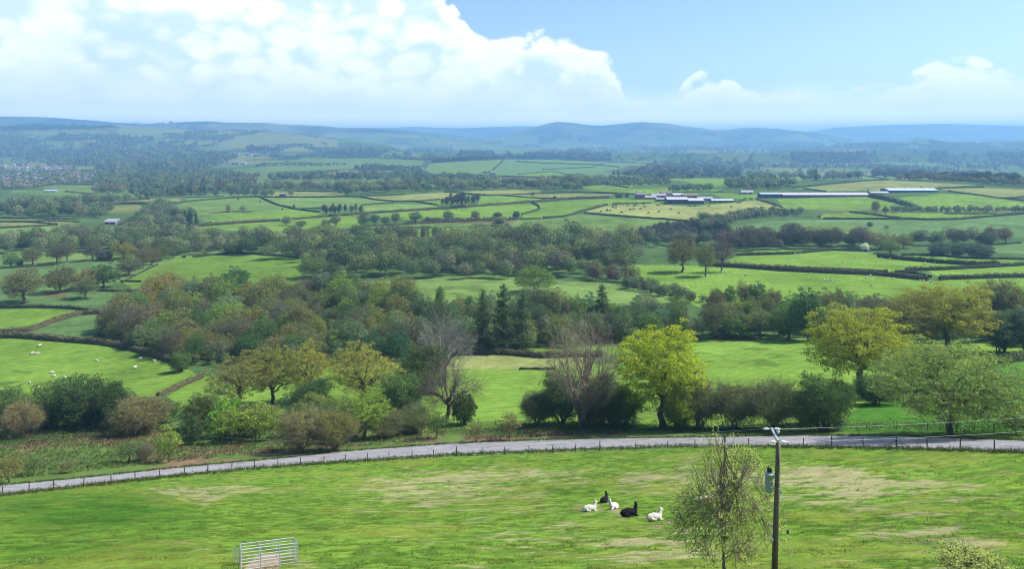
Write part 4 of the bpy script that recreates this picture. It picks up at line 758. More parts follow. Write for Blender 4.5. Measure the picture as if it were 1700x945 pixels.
# ------------------------------------------------------------------ far-off and massed woodland (nobody could count it): one object
def wood_mat():
    m, g, out = new_mat('woodland_foliage')
    at = g.n('ShaderNodeAttribute', attribute_name='col')
    gn = g.n('ShaderNodeNewGeometry')
    d = g.n('ShaderNodeBsdfDiffuse'); t = g.n('ShaderNodeBsdfTranslucent'); mx = g.n('ShaderNodeMixShader'); mx.inputs[0].default_value = .3
    g.l(at.outputs['Color'], d.inputs[0]); g.l(at.outputs['Color'], t.inputs[0]); g.l(d.outputs[0], mx.inputs[1]); g.l(t.outputs[0], mx.inputs[2]); g.l(mx.outputs[0], out.inputs[0]); return m
M_WOODS = wood_mat()
WV, WC = [], []
rgw = np.random.default_rng(99)
def blob_tree(px, py, h, w, c, shape='round'):
    """a lumpy crown of leaf clumps, foot at photo position; h, w in photo pixels; finer when it shows larger"""
    x, y, z = P(px, py); k = y/F; H = h*k; W = w*k*.5
    n = int(np.clip(h*w*1.7, 16, 1500)); 
    nl = 5; lc = rgw.normal(size=(nl, 3)); lc /= np.linalg.norm(lc, axis=1)[:, None]; lc[:, 2] = np.abs(lc[:, 2])*.9-.15
    d = rgw.normal(size=(n, 3)); d /= np.linalg.norm(d, axis=1)[:, None]; r = rgw.random(n)**.33*(.8+.25*np.max(d@lc.T, axis=1))
    if shape == 'cone': hh = rgw.random(n)**1.4; a = rgw.random(n)*6.28; q = (1-hh)*(.35+.65*rgw.random(n)); p = np.stack([np.cos(a)*q*W, np.sin(a)*q*W, (.06+.94*hh)*H], 1); nrm = np.stack([np.cos(a), np.sin(a), .7+0*a], 1)
    else:
        lo = .14*H if shape == 'round' else .02*H if shape == 'bush' else .38*H
        p = np.stack([d[:, 0]*r*W, d[:, 1]*r*W, lo+(H-lo)*(.5+.5*d[:, 2]*r)], 1); nrm = d+np.array([0, 0, .35])
    nrm = nrm+rgw.normal(size=(n, 3))*.55; u = np.cross(nrm, rgw.normal(size=(n, 3))); u /= np.linalg.norm(u, axis=1)[:, None]+1e-9; v = np.cross(nrm, u); v /= np.linalg.norm(v, axis=1)[:, None]+1e-9
    s = max(1.5*k, (W*W*H)**(1/3)*2.9/n**.5)*(.6+.8*rgw.random((n, 1))); u = u*s*.5; v = v*s*.42
    p = p+np.array([x, y, z])
    WV.append(np.stack([p-u, p-v, p+u, p+v], 1).reshape(-1, 3)); cc = np.array(c)*(.75+1.3*rgw.random((n, 1)))*(.75+.6*rgw.random()); WC.append(np.repeat(cc, 4, 0))
def mass(poly, h, cols, seed, sp=.55, wr=.95, shape='round', rows_=.22, hv=.35, keep=1., open_=False):
    rg = random.Random(seed); xs = [p[0] for p in poly]; ys = [p[1] for p in poly]; y = min(ys); n = 0; dy = max(.5, h*rows_)
    while y <= max(ys)+.01:
        x = min(xs)+rg.random()*h*sp
        while x < max(xs):
            jx = x+rg.uniform(-.3, .3)*h*sp; jy = y+rg.uniform(-.4, .4)*dy
            if rg.random() < keep and len(inpoly(np.array([jx]), np.array([jy]), poly)):
                if open_:
                    wx, wy, _ = P(jx, jy)
                    if far_field(wx, wy) and rg.random() > .06: x += h*sp; continue
                if sp >= 1.5 and h < 5:
                    wx, wy, _ = P(jx, jy)
                    if float(fbm(np.array([wx/260.]), np.array([wy/420.]), 57, 3)[0]) < .52+.06*rg.random(): x += h*.6; continue
                hh = h*(1-hv+2*hv*rg.random()*.9); s2 = shape
                c = cols[rg.randrange(len(cols))]
                if shape == 'mix': s2 = 'cone' if rg.random() < .12 else 'round'; c = (.02, .036, .02) if s2 == 'cone' else c
                blob_tree(jx, jy, hh*(1.15 if s2 == 'cone' else 1), hh*wr*(.8+.4*rg.random())*(.5 if s2 == 'cone' else 1), c, s2); n += 1
            x += h*sp*(.7+.6*rg.random())
        y += dy
    return n
A1 = [(.10, .132, .05), (.075, .108, .044), (.118, .145, .058), (.10, .10, .06), (.135, .155, .074), (.06, .088, .04)]
A2 = [(.072, .108, .052), (.055, .082, .042), (.095, .125, .064), (.085, .088, .06)]
ADK = [(.026, .040, .024), (.034, .050, .03)]
ABR = [(.115, .115, .062), (.10, .105, .058), (.095, .115, .054), (.13, .12, .062)]
ALT = [(.10, .125, .065), (.085, .11, .055), (.12, .14, .085), (.06, .085, .045)]
MS = [([(400, 424), (430, 406), (560, 405), (700, 411), (860, 410), (1050, 406), (1064, 440), (1010, 462), (860, 466), (700, 467), (560, 463), (500, 440)], 36, [(.070, .10, .042), (.095, .125, .052), (.10, .10, .062), (.12, .14, .05), (.075, .11, .045)], .62, 'round'),
 ([(0, 424), (0, 410), (120, 404), (280, 400), (400, 406), (410, 424), (280, 424), (120, 418)], 26, A1, .6, 'round'), ([(250, 408), (400, 404), (520, 402), (600, 404), (600, 410), (430, 412), (280, 412)], 26, ABR+A2, .55, 'round'),
 ([(0, 362), (0, 350), (130, 350), (190, 354), (170, 364)], 19, A1, .55, 'round'), ([(0, 344), (60, 338), (140, 336), (190, 334), (250, 333), (170, 341)], 15, A1, .55, 'round'), ([(0, 404), (0, 398), (90, 396), (150, 388), (190, 390), (240, 380), (330, 392), (330, 402)], 20, A1, .55, 'round'),
 ([(236, 366), (262, 350), (300, 362), (330, 376), (300, 382), (200, 384), (200, 374)], 22, ALT+A2, .5, 'mix'), ([(157, 320), (165, 323), (200, 323), (212, 317), (180, 315)], 13, ABR, .45, 'round'), ([(200, 326), (240, 322), (330, 318), (340, 324), (250, 330)], 12, ADK+A2, .55, 'mix'),
 ([(300, 320), (360, 315), (430, 311), (600, 311), (600, 318), (470, 317), (440, 316), (380, 321)], 12, A1+ABR, .55, 'round'), ([(445, 300), (460, 296), (600, 295), (600, 302)], 11, A2, .45, 'round'), ([(560, 326), (600, 323), (680, 320), (900, 315), (900, 309), (700, 308), (560, 314)], 15, A1, .5, 'round'),
 ([(600, 300), (820, 303), (830, 297), (700, 292), (600, 290)], 9, A2, .5, 'round'), ([(893, 319), (958, 318), (985, 308), (960, 302), (900, 304)], 14, A1, .5, 'round'), ([(960, 307), (1040, 311), (1110, 307), (1110, 300), (1000, 297)], 8, ALT, .6, 'round'),
 ([(1010, 292), (1100, 299), (1230, 296), (1230, 283), (1100, 282)], 9, ADK+A2, .5, 'mix'), ([(1108, 319), (1150, 317), (1182, 318), (1182, 312), (1120, 313)], 9, A2, .6, 'bush'), ([(1205, 316), (1260, 316), (1320, 313), (1316, 306), (1250, 304), (1205, 306)], 12, ALT, .6, 'round'), ([(1220, 304), (1430, 299), (1430, 296), (1240, 296)], 12, A1, .7, 'mix'),
 ([(1345, 300), (1432, 300), (1432, 297), (1345, 297)], 15, ABR+ADK, .4, 'round'), ([(1445, 297), (1560, 300), (1700, 308), (1700, 300), (1560, 292), (1450, 291)], 13, ADK, .36, 'round'), ([(1478, 301), (1530, 301), (1640, 309), (1780, 315), (1780, 311), (1640, 305), (1500, 297)], 13, ABR+[(.10, .11, .05)], .5, 'round'),
 ([(1200, 416), (1225, 418), (1385, 414), (1450, 415), (1440, 404), (1240, 402), (1190, 408)], 29, [(.075, .07, .045), (.065, .07, .038), (.08, .07, .05)], .36, 'round'), ([(1490, 411), (1600, 409), (1640, 409), (1600, 402), (1500, 404)], 25, A1, .5, 'round'),
 ([(1037, 392), (1090, 376), (1150, 370), (1215, 384), (1200, 400), (1060, 403)], 7, [(.07, .065, .05), (.05, .055, .035)], .8, 'bush'), ([(1140, 386), (1200, 388), (1218, 372), (1150, 374)], 21, A2, .6, 'round'), ([(1190, 374), (1250, 363), (1330, 359), (1335, 353), (1250, 352), (1200, 364)], 11, ALT, .7, 'bush'),
 ([(1480, 352), (1780, 353), (1780, 348), (1480, 348)], 7.5, ALT, .8, 'bush'), ([(700, 372), (860, 366), (860, 363), (700, 366)], 4, [(.09, .075, .055)], 1., 'bush'), ([(610, 404), (812, 400), (812, 396), (610, 400)], 6, A2, .9, 'bush'),
 ([(560, 412), (700, 412), (800, 404), (812, 408), (1000, 408), (1060, 404), (1150, 404), (1200, 408), (1060, 412), (850, 414), (700, 418)], 24, A2+ABR, .6, 'round'), ([(1040, 470), (1100, 484), (1180, 502), (1180, 508), (1080, 492), (1030, 478)], 18, A2, .7, 'bush'), ([(980, 464), (1040, 462), (1058, 474), (1010, 474)], 30, [(.085, .07, .045)], .5, 'bush'),
 # understorey of the big wood and behind the right field
 ([(168, 566), (200, 520), (262, 500), (420, 495), (680, 492), (700, 524), (860, 530), (980, 530), (1100, 532), (1160, 560), (1060, 574), (760, 588), (690, 596), (560, 608), (430, 604), (318, 610), (250, 588)], 30, [(.10, .125, .042), (.075, .10, .04), (.12, .135, .048), (.09, .11, .06)], .8, 'bush'), ([(1120, 560), (1180, 535), (1300, 528), (1420, 520), (1560, 522), (1760, 520), (1760, 580), (1640, 576), (1340, 562)], 32, [(.075, .10, .042), (.09, .11, .055), (.06, .085, .035)], .85, 'bush'),
 # scrub and hanging woods on the far ridges
 ([(0, 197), (140, 200), (340, 203), (560, 213), (800, 229), (800, 246), (560, 226), (200, 210), (0, 208)], 2.2, ADK+A2, 1.5, 'round'), ([(800, 232), (880, 216), (940, 206), (1090, 206), (1200, 218), (1340, 222), (1400, 232), (1400, 244), (900, 248)], 2.2, ADK+A2, 1.5, 'round'), ([(1400, 244), (1500, 234), (1700, 232), (1700, 246)], 2.6, ADK+A2, 1.5, 'round'),
 # town side, valley and hills
 ([(200, 215), (330, 216), (520, 226), (560, 250), (460, 256), (330, 250), (220, 236)], 2.8, A2, 1.6, 'round'), ([(560, 250), (900, 262), (880, 250), (640, 236)], 4, A2+ADK, 1.6, 'round'), ([(420, 268), (640, 276), (640, 290), (440, 296)], 4.2, A2, 1.7, 'round'),
 ([(0, 316), (40, 314), (95, 307), (160, 305), (160, 284), (0, 284)], 4.5, A2+A1, .95, 'round'), ([(0, 284), (160, 284), (160, 262), (0, 262)], 6.5, A2+A1, .8, 'mix'), ([(160, 312), (300, 318), (420, 312), (430, 296), (340, 284), (400, 262), (300, 252), (160, 256)], 9, A2+A1, .55, 'mix'), ([(0, 262), (330, 262), (330, 240), (190, 226), (0, 228)], 7, A2+ABR, .6, 'mix'), ([(0, 213), (60, 211), (200, 213), (120, 216), (0, 218)], 6, ADK, .6, 'round'),
 ([(404, 248), (420, 248), (470, 252), (420, 252)], 8, ADK, .4, 'round'), ([(440, 260), (640, 262), (800, 256), (860, 262), (700, 268), (600, 264), (460, 266)], 6, A2, .6, 'round'), ([(500, 246), (560, 250), (900, 256), (960, 262), (700, 262), (540, 256)], 6, A2, .6, 'round'), ([(715, 268), (850, 260), (900, 263), (850, 264), (718, 271)], 5, ADK, .5, 'round'),
 ([(560, 290), (700, 290), (700, 282), (600, 278)], 8, A2, .6, 'round'), ([(900, 262), (1100, 270), (1300, 262), (1700, 262), (1700, 240), (1300, 238), (900, 250)], 4.5, A2+ALT+A1, 1.3, 'round'), ([(1060, 284), (1300, 288), (1460, 292), (1700, 292), (1700, 262), (1100, 264)], 6.5, A2+A1+ALT, .95, 'mix'), ([(-150, 300), (0, 300), (0, 240), (-150, 240)], 8, A2, .9, 'round'), ([(1700, 298), (1850, 298), (1850, 250), (1700, 250)], 8, A2, .9, 'round')]
tot = 0
for i, (poly, h, cols, sp, shp) in enumerate(MS): tot += mass(poly, h, cols, 100+i, sp, shape=shp, open_=(poly[0][1] < 305 and h < 10 and poly[0] not in ((600, 300), (1010, 292), (715, 268), (404, 248), (0, 213))))
print('massed trees', tot, 'quads', sum(len(v) for v in WV)//4)
wv = np.vstack(WV); wm = mesh('woodland', wv, np.arange(len(wv)).reshape(-1, 4), [M_WOODS], col=np.vstack(WC))
tag(ob('woodland', wm), 'woodland', 'massed leafy woods, belts and copses spread over the valley and far slopes', kind='stuff')
# ------------------------------------------------------------------ hedges
print('hedges')
def hedge(pts, hp, c=(.045, .062, .026), desc='dark hedge', thick=1., gap=0.):
    pts = np.array(pts, float); seg = np.linalg.norm(np.diff(pts, axis=0)*[1, 2.5], axis=1); L = np.concatenate([[0], np.cumsum(seg)])
    n = max(4, int(L[-1]/5)); t = np.linspace(0, L[-1], n); q = np.stack([np.interp(t, L, pts[:, 0]), np.interp(t, L, pts[:, 1])], 1)
    W = np.array([P(a, b) for a, b in q]); k = W[:, 1]/F; H = hp*k; r = np.random.default_rng(int(pts[0, 0]*7+pts[0, 1]*13) & 0xffff)
    d = np.gradient(W[:, :2], axis=0); d /= np.linalg.norm(d, axis=1)[:, None]+1e-9; s = np.stack([-d[:, 1], d[:, 0]], 1)
    hw = H*.55*thick
    H = H*(.72+.3*r.random(n)+.5*np.convolve(r.random(n+6), np.ones(7)/7, 'valid')[:n]*(.5+r.random()))*(1 if not gap else np.where(r.random(n) < gap, .15, 1))
    prof = [(-1, -.15), (-1.02, .55), (-.6, .85), (.6, .85), (1.02, .55), (1, -.15)]
    V = np.stack([np.concatenate([W[:, :2]+s*(hw*a*.85)[:, None]*(.9+.25*r.random((n, 1))), (W[:, 2]+H*b*(.85+.2*r.random(n)))[:, None]], 1) for a, b in prof], 1).reshape(-1, 3)
    m = len(prof); Fq = [[i*m+j, i*m+j+1, (i+1)*m+j+1, (i+1)*m+j] for i in range(n-1) for j in range(m-1)]+[[0, 1, 2, 3], [0, 3, 4, 5]]+[[(n-1)*m+a for a in (3, 2, 1, 0)], [(n-1)*m+a for a in (5, 4, 3, 0)]]
    nl = int(np.clip(L[-1]*hp*1.6, 60, 5200)); i = r.random(nl)*(n-1); i0 = np.minimum(i.astype(int), n-2); f = (i-i0)[:, None]
    C0 = W[i0]*(1-f)+W[i0+1]*f; hh = H[i0]*(1-f[:, 0])+H[i0+1]*f[:, 0]; ww = hw[i0]; a = r.random(nl)*math.pi; ss = s[i0]
    rr_ = .8+.55*r.random(nl)**2
    p = C0.copy(); p[:, :2] += ss*(np.cos(a)*ww*rr_)[:, None]; p[:, 2] += hh*(.12+.85*np.sin(a)**.6*rr_)
    nr_ = np.concatenate([ss*np.cos(a)[:, None], np.sin(a)[:, None]], 1)+r.normal(size=(nl, 3))*.5; u = np.cross(nr_, r.normal(size=(nl, 3))); u /= np.linalg.norm(u, axis=1)[:, None]+1e-9; v = np.cross(nr_, u); v /= np.linalg.norm(v, axis=1)[:, None]+1e-9
    sz = (np.maximum(1.7*k[i0], hh*.22)*(.6+.8*r.random(nl)))[:, None]; u = u*sz*.5; v = v*sz*.4
    VL = np.stack([p-u, p-v, p+u, p+v], 1).reshape(-1, 3); o0 = W[len(W)//2].copy()
    VV = np.vstack([V, VL])-o0; cc = np.vstack([np.tile(np.array(c)*.9, (len(V), 1)), np.repeat(np.array(c)*(.6+1.4*r.random((nl, 1))), 4, 0)])
    o = ob('hedge', mesh('hedge', VV, np.vstack([np.array(Fq), np.arange(4*nl).reshape(-1, 4)+len(V)]), [M_WOODS], col=cc), loc=tuple(o0)); tag(o, 'hedge', group='field hedges')
    mp_ = q[len(q)//2]; later(o, desc, mp_[0], mp_[1]-hp/2)
HDK = (.062, .082, .040); HBR = (.115, .108, .062); HG = (.085, .12, .05)
HS = [([(-40, 363), (54, 363), (124, 365)], 2, HDK), ([(-40, 369), (43, 369), (72, 371), (95, 373)], 2, HDK), ([(43, 369), (75, 367), (133, 369)], 2, HDK), ([(-40, 381), (45, 377), (96, 374)], 2.6, HDK), ([(99, 342), (158, 343), (203, 339), (248, 339)], 3.4, HDK), ([(18, 347), (63, 345)], 2, HDK), ([(207, 334), (248, 331)], 2, HDK), ([(277, 338), (300, 337), (354, 331), (408, 328), (430, 327)], 2.2, HDK),
 ([(18, 315), (93, 307), (155, 307)], 1.5, HDK), ([(108, 318), (155, 323)], 1.5, HDK), ([(227, 383), (255, 381)], 2, HDK), ([(307, 328.5), (372, 326.5)], 1.5, HDK), ([(432, 328), (458, 340), (491, 348), (530, 353)], 2.3, HDK), ([(437, 328), (534, 328), (573, 327), (600, 327.5)], 2, HDK), ([(490, 318), (570, 319)], 1.6, HDK), ([(500, 347), (534, 345.5)], 1.6, HDK),
 ([(318, 377), (360, 374), (415, 370), (464, 367)], 4, HBR), ([(486, 365), (532, 361), (598, 356), (611, 355)], 3.2, HBR), ([(349, 355), (385, 352), (419, 352)], 1.5, HBR), ([(546, 385), (600, 382), (625, 380)], 1.8, HDK), ([(320, 428), (340, 426), (377, 421), (392, 420), (415, 422), (462, 426), (500, 429)], 3.2, HDK), ([(302, 428), (308, 428)], 3, HDK), ([(300, 411), (318, 410)], 2, HDK),
 ([(600, 327.5), (618, 331.5), (654, 335), (686, 334.5), (726, 341)], 2, HDK), ([(600, 341), (654, 337.5)], 1.8, HDK), ([(690, 335), (731, 331.5)], 1.8, HDK), ([(611, 355), (659, 352), (726, 348), (780, 344), (834, 340), (900, 335), (945, 331), (1011, 328.5)], 3.6, HBR), ([(604, 325.5), (672, 323.5)], 1.5, HDK), ([(737, 319.5), (767, 321), (809, 325), (832, 325), (900, 330), (945, 330)], 1.8, HDK), ([(830, 324.5), (900, 321.5), (959, 319.5), (1022, 322)], 1.6, HDK),
 ([(882, 337), (895, 343), (896, 348), (866, 357)], 2.4, HDK), ([(861, 364), (897, 363.5)], 1.6, HDK), ([(668, 378), (715, 378)], 1.6, HDK), ([(794, 376), (828, 377)], 2.6, HDK), ([(600, 377), (708, 371), (762, 368)], 1.8, HBR), ([(715, 270.5), (780, 267), (848, 264)], 1.6, HDK), ([(836, 264.5), (830, 272), (814, 286)], 1.5, HDK), ([(857, 268.5), (900, 271), (993, 274), (1029, 278)], 1.2, HDK), ([(859, 290), (900, 286), (920, 285), (950, 291.5)], 1.2, HDK), ([(830, 292.5), (900, 295), (959, 294.5)], 1.2, HDK), ([(900, 264), (981, 268), (1056, 271)], 1.2, HDK), ([(900, 282), (983, 278), (1001, 272)], 1.2, HDK),
 ([(963, 309), (1006, 306), (1044, 312)], 1.8, HDK), ([(986, 319), (1055, 323)], 1.6, HDK), ([(902, 363), (940, 360), (972, 350), (1008, 341)], 3.2, HDK), ([(1017, 339), (1080, 338)], 2.2, HG), ([(970, 354), (1019, 359), (1062, 362), (1107, 365), (1139, 368)], 2.6, HG), ([(914, 395.5), (1015, 393)], 2, HDK), ([(1110, 320), (1180, 319), (1200, 319)], 1.6, HDK), ([(1315, 313), (1375, 306), (1434, 301), (1475, 299)], 2, HDK), ([(1333, 313.5), (1371, 318.5)], 1.6, HDK), ([(1434, 291.5), (1473, 298.5)], 1.4, HDK), ([(1256, 332), (1277, 337), (1299, 345)], 2, HDK),
 ([(1367, 364), (1440, 364.5), (1500, 364.5), (1537, 365.5), (1589, 365), (1634, 361), (1700, 355.5), (1760, 351)], 3.0, HDK), ([(1410, 353), (1443, 356), (1470, 360), (1495, 363)], 2.4, HDK), ([(1222, 424.5), (1265, 423.5), (1308, 422.5), (1382, 416)], 4.2, HDK), ([(1380, 416), (1441, 418)], 2.4, HDK), ([(1445, 327), (1466, 331), (1486, 336)], 7, HG), ([(1489, 337), (1510, 343), (1526, 348.5)], 6.5, HG), ([(1556, 313), (1598, 311), (1634, 311)], 1.8, HDK), ([(1574, 318), (1616, 323.5), (1659, 329.5), (1688, 332), (1760, 340)], 2, HBR), ([(1670, 330), (1700, 328), (1760, 326)], 2, HDK), ([(1567, 355.5), (1655, 355.5)], 1.6, HDK), ([(1648, 407), (1695, 404)], 2, HDK),
 ([(1176, 442), (1232, 445), (1297, 450), (1358, 453), (1460, 457.5), (1483, 460), (1540, 466.5)], 6.5, HBR), ([(1178, 439), (1297, 445.5), (1400, 449), (1474, 452)], 3.4, HDK), ([(1486, 453), (1519, 455), (1545, 461.5)], 4.5, HDK), ([(1504, 450.5), (1562, 448.5), (1634, 445), (1700, 441), (1760, 437)], 5.5, HDK), ([(1560, 465), (1616, 463), (1700, 460), (1760, 458)], 6, HDK), ([(1458, 427), (1501, 432), (1562, 437.5), (1616, 440.5), (1659, 440.5)], 6, HDK), ([(1497, 424), (1551, 424.5), (1598, 429.5), (1700, 431.5), (1760, 432)], 3.2, HDK),
 ([(-40, 512), (68, 511), (120, 513), (145, 516)], 5, HDK), ([(166, 521), (135, 523), (108, 530), (85, 537), (51, 550), (20, 553), (-40, 556)], 7, HBR), ([(-40, 562), (30, 561), (68, 564), (169, 572), (215, 580), (250, 590), (291, 604), (308, 614)], 8, HBR), ([(262, 658), (285, 650), (305, 640), (335, 629)], 7, HBR), ([(200, 468), (234, 468.5)], 3, HDK), ([(160, 484), (230, 485)], 3.4, HDK), ([(-40, 449), (40, 444), (90, 441)], 2, HDK), ([(115, 437), (150, 434), (189, 435)], 2, HDK), ([(203, 470), (240, 450), (262, 440)], 2.4, HDK),
 ([(700, 594), (760, 588), (824, 588), (899, 594), (950, 593), (1000, 592)], 9, HBR), ([(862, 614), (922, 614)], 3.5, HBR), ([(1648, 606), (1700, 598), (1780, 592)], 11, HG), ([(1400, 523), (1460, 520), (1520, 524)], 8, HG), ([(1190, 514), (1230, 518), (1290, 521)], 5, HDK)]
for h_ in HS: hedge(h_[0], h_[1], h_[2], 'brownish hedge' if h_[2] is HBR else 'dark green hedge' if h_[2] is HG else 'dark hedge')
# ------------------------------------------------------------------ lane
print('lane')
RX = [-220, -80, 0, 139, 265, 345, 461, 570, 758, 956, 1129, 1333, 1488, 1700, 1900]; RT = [838, 818, 807.5, 795, 781, 773, 763, 750.5, 737, 730, 727.5, 724.5, 725.5, 733, 745]; RB = [856, 835, 821.5, 805.5, 791.5, 784.5, 774.5, 766, 754, 746, 741, 741, 744, 750.5, 764]
def ribbon(name, xs, ya, yb, mat, dz, n=7):
    V = []
    for x, a, b in zip(xs, ya, yb):
        A = np.array(P(x, a)); B = np.array(P(x, b))
        for i in range(n): q = A+(B-A)*i/(n-1); V.append((q[0], q[1], float(hz(q[0], q[1]))+dz))
    m = len(xs); Fq = [(i*n+j, i*n+j+1, (i+1)*n+j+1, (i+1)*n+j) for i in range(m-1) for j in range(n-1)]
    return ob(name, mesh(name, V, Fq, [mat], smooth_=True))
xs = np.arange(-220, 1901, 10); wr = np.random.default_rng(5)
yT = np.interp(xs, RX, RT); yB = np.interp(xs, RX, RB)
ker = np.hanning(13); ker /= ker.sum(); yT = np.convolve(np.pad(yT, 6, 'edge'), ker, 'valid'); yB = np.convolve(np.pad(yB, 6, 'edge'), ker, 'valid')
tag(ribbon('road', xs, yT+wr.uniform(-.35, .35, len(xs)), yB+wr.uniform(-.3, .3, len(xs)), M_ROAD, .05), None, kind='structure')
# ------------------------------------------------------------------ fences
def fence(name, posts, label, strands=(.35, .6, .85, 1.05), braces=(), talls=()):
    W = [P(*p) for p in posts]; c = W[len(W)//2]; root = empty(name, c); r = random.Random(3)
    for i, w in enumerate(W):
        b = MB(); h = 1.15+r.uniform(-.06, .08)+(.25 if i in talls or i in braces else 0); lx, ly = r.uniform(-.04, .04), r.uniform(-.03, .03); rr = .06 if i not in talls+braces else .075
        b.tube([(w[0]-c[0], w[1]-c[1], w[2]-c[2]-.3), (w[0]-c[0]+lx, w[1]-c[1]+ly, w[2]-c[2]+h)], [rr*1.05, rr], 7)
        b.build('post', [M_WOOD], root)
        if i in braces:
            for sg in (-1, 1):
                j = min(max(i+sg, 0), len(W)-1); d = np.array(W[j])-np.array(w); L = np.linalg.norm(d[:2]) or 1; e = np.array(w)+d/L*1.5; q = MB()
                q.tube([(e[0]-c[0], e[1]-c[1], float(hz(e[0], e[1]))-c[2]-.05), (w[0]-c[0], w[1]-c[1], w[2]-c[2]+.85)], .04, 6); q.build('brace', [M_WOOD], root)
    for s in strands:
        b = MB()
        for i in range(len(W)-1):
            A = np.array(W[i])-c; B = np.array(W[i+1])-c; b.tube([A+[0, 0, s], (A+B)/2+[0, 0, s-.015], B+[0, 0, s]], .006, 3, caps=False)
        b.build('wire', [M_WIRE], root)
    return tag(root, 'fence', label)
FP = [(-86, 834), (-40, 829), (4, 824), (48, 820), (89, 815), (139, 808), (184, 803), (224, 799), (265, 794.5), (306, 790), (345, 787), (385, 783), (423, 779), (461, 777), (499, 774), (538, 771), (573, 768.5), (610, 767), (646, 765), (684, 763), (720, 761), (758, 758), (800, 757), (838, 756), (878, 754), (917, 753), (956, 751.5), (996, 750), (1056, 748), (1109, 745.5), (1154, 745), (1200, 744.5), (1243, 744), (1289, 744), (1334, 744), (1381, 744), (1433, 743), (1488, 744), (1539, 744), (1594, 746.5), (1651, 750.5), (1708, 756), (1765, 762)]
fence('fence', FP, 'long post and wire fence along the near side of the lane', braces=(4, 21, 37), talls=(10, 27, 35))
fence('fence', [(760, 707), (794, 707), (823, 706), (855, 707), (887, 708), (911, 709), (950, 709), (992, 709), (1026, 709), (1061, 710), (1120, 712), (1200, 713), (1300, 714), (1345, 714), (1391, 714), (1439, 714), (1489, 714), (1540, 716), (1589, 718), (1650, 720), (1715, 722)], 'broken old fence on the far side of the lane under the trees', strands=(.5, 1.0), braces=(5, 18))
